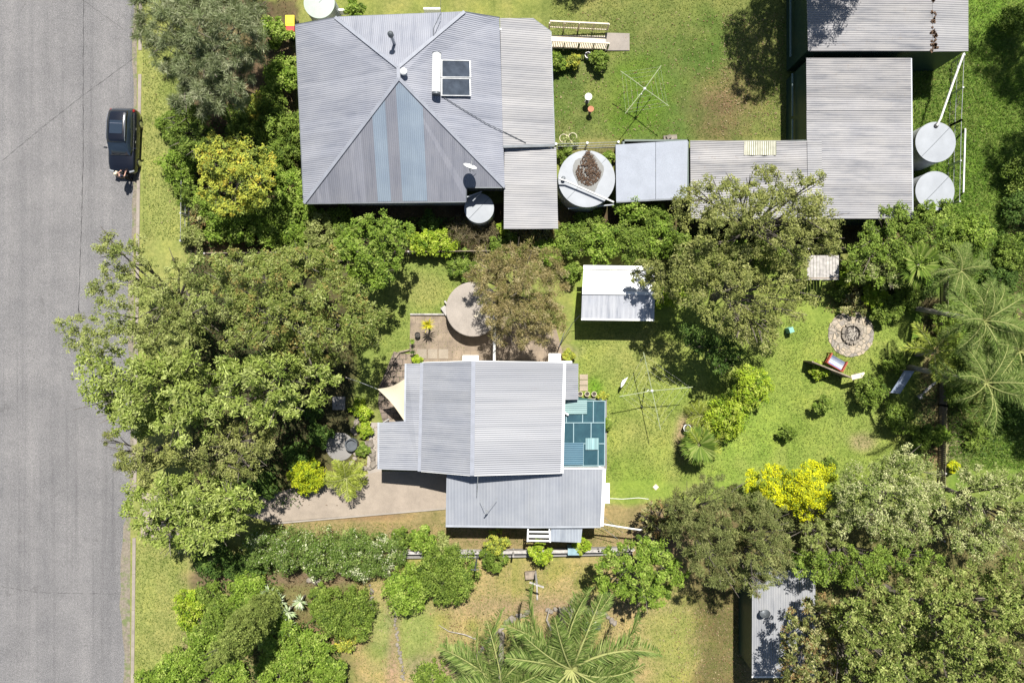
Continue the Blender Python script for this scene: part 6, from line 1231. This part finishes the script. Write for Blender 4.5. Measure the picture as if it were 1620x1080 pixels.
# palms
palm('large feather palm at the bottom edge', P(888, 968), 8, 4.9, 30, None, 3, group='feather palms', meshes=FROND)
palm('feather palm at the bottom edge further left', P(794, 1002), 7, 4.2, 22, None, 5, group='feather palms')
palm('tall feather palm upper of the pair beyond the back fence', P(1447, 487), 6.8, 2.75, 22, P(1556, 508, 7), 7, group='feather palms')
palm('tall feather palm lower of the pair beyond the back fence', P(1437, 580), 7, 2.85, 22, P(1560, 606, 7.2), 9, group='feather palms')
palm('short palm with broad fans beside the back corner of the lot', P(1462, 430), 3.6, 2.1, 18, P(1520, 428, 4.2), 11, group='feather palms', wdt=1.1)
palm('feather palm at the right edge beyond the tall pair', P(1518, 545), 6, 3.0, 20, P(1612, 556, 6.2), 21, group='feather palms')
palm('small yellowish feather palm between the tall pair', P(1450, 560), 3.6, 2.2, 12, P(1478, 556, 3.8), 12, meshes=FRONDY)
palm('golden cane palm overhanging the concrete drive', P(555, 750), 1.3, 1.5, 20, None, 13, meshes=FRONDY, trunk_r=.08, wdt=1.3)
palm('low yellow leafed palm above the white rimmed pot', P(1104, 655), .8, 1.3, 12, None, 15, meshes=FRONDY, trunk_r=.06, wdt=1.4)
palm('leafy fan palm on the back lawn below the bright shrub', P(1100, 703), 1.5, 1.9, 17, P(1106, 703, 1.6), 17, meshes=FAN+FRONDY, trunk_r=.07)
palm('broad fan palm under the leafy tree at the back corner', P(1435, 425), 3.4, 2.2, 12, P(1452, 418, 3.6), 19, meshes=FAN, trunk_r=.1)
# ------------------------------------------------------------ uncountable ground cover
def scatter(name, label, n, rects, ln, wd, cols, up, zr, cat, seed=1, flatn=.3):
    rng = np.random.default_rng(seed); ps = []
    tot = sum(r[4] for r in rects)
    for x0, y0, x1, y1, w in rects:
        k = int(n*w/tot); a = rng.uniform(x0, x1, k); b = rng.uniform(y0, y1, k); ps.append(np.stack([(a-810)/S, (540-b)/S, rng.uniform(zr[0], zr[1], k)], -1))
    p = np.concatenate(ps); k = len(p); t_ = unit(rng.normal(size=(k, 3))*np.array([1, 1, .25])+np.array([0, 0, up])); nn = unit(rng.normal(size=(k, 3))*flatn+np.array([0, 0, 1.0])); nn = unit(nn-t_*(nn*t_).sum(1, keepdims=True))
    cs = np.array([L(*c) for c in cols])[rng.integers(0, len(cols), k)]*rng.uniform(.75, 1.25, k)[:, None]
    o = leaf_mesh(name, p, nn, t_, ln*rng.uniform(.5, 1.3, k), wd*rng.uniform(.6, 1.3, k), cs, None); tag(o, label, cat, kind='stuff')
scatter('long_grass', 'long bright green grass beyond the back fence and sheds', 60000, [(1445, 80, 1700, 345, 3), (1500, 345, 1700, 480, 1), (1500, 600, 1700, 740, 1.4), (1445, -60, 1700, 80, .8)], .34, .035, ((140,182,62), (160,196,84), (112,156,52), (182,200,104)), .9, (.03, .22), 'grass', 1)
scatter('lawn_grass', 'short tufted grass covering the lawns', 120000, [(226, -30, 296, 380, 1.2), (215, 860, 296, 1100, .9), (870, -30, 1256, 220, 3.2), (590, 420, 740, 640, 1), (915, 510, 1460, 760, 5), (560, 890, 1180, 1100, 3.5), (430, 826, 1000, 862, .7)], .12, .03, ((150,172,76), (128,156,58), (172,180,96), (110,140,52)), .5, (.0, .05), 'grass', 2, .5)
scatter('fallen_leaves', 'pale fallen leaves strewn over the lawns', 3200, [(880, 20, 1250, 215, 2.4), (1140, 20, 1240, 215, 1.6), (600, 890, 1180, 1100, 4), (1450, 80, 1560, 330, .6), (1060, 960, 1180, 1080, 1.2), (226, 0, 290, 360, .3)], .13, .06, ((226,206,160), (210,190,140), (190,150,110)), .0, (.04, .07), 'leaves', 3)
scatter('ground_cover', 'low leafy ground cover filling the garden beds', 36000, [(300, 395, 480, 800, 4), (300, 190, 465, 392, 3), (475, 345, 740, 402, 2), (760, 360, 1330, 402, 2.4), (315, 895, 440, 1080, 2), (440, 980, 540, 1080, 1), (1420, 380, 1480, 470, .8), (1495, 350, 1620, 720, 2.5), (1320, 455, 1430, 490, .7), (1250, 850, 1620, 1080, 2), (1440, 600, 1476, 740, .4)], .17, .085, ((112,146,64), (90,122,52), (140,168,84), (76,100,46)), .3, (.04, .5), 'ground cover', 9, .7)
scatter('garden_litter', 'brown leaf litter and bark in the garden beds', 9000, [(300, 390, 560, 800, 2), (470, 322, 760, 400, 1), (1455, 480, 1492, 740, .8), (560, 670, 600, 740, .3), (450, 900, 590, 1020, 1), (1100, 345, 1480, 400, .6), (700, 970, 990, 1080, 1.2), (1300, 455, 1420, 495, .4), (300, 0, 470, 340, 1)], .13, .05, ((150,112,80), (120,92,66), (180,150,116), (96,84,60)), .1, (.02, .08), 'leaf litter', 4)
for o in SC.objects:                                                   # tidy: every empty keeps a small display
    if o.type == 'EMPTY': o.empty_display_size = .2
print('objects', len(SC.objects), 'leaves', sum(len(m.polygons) for m in bpy.data.meshes))
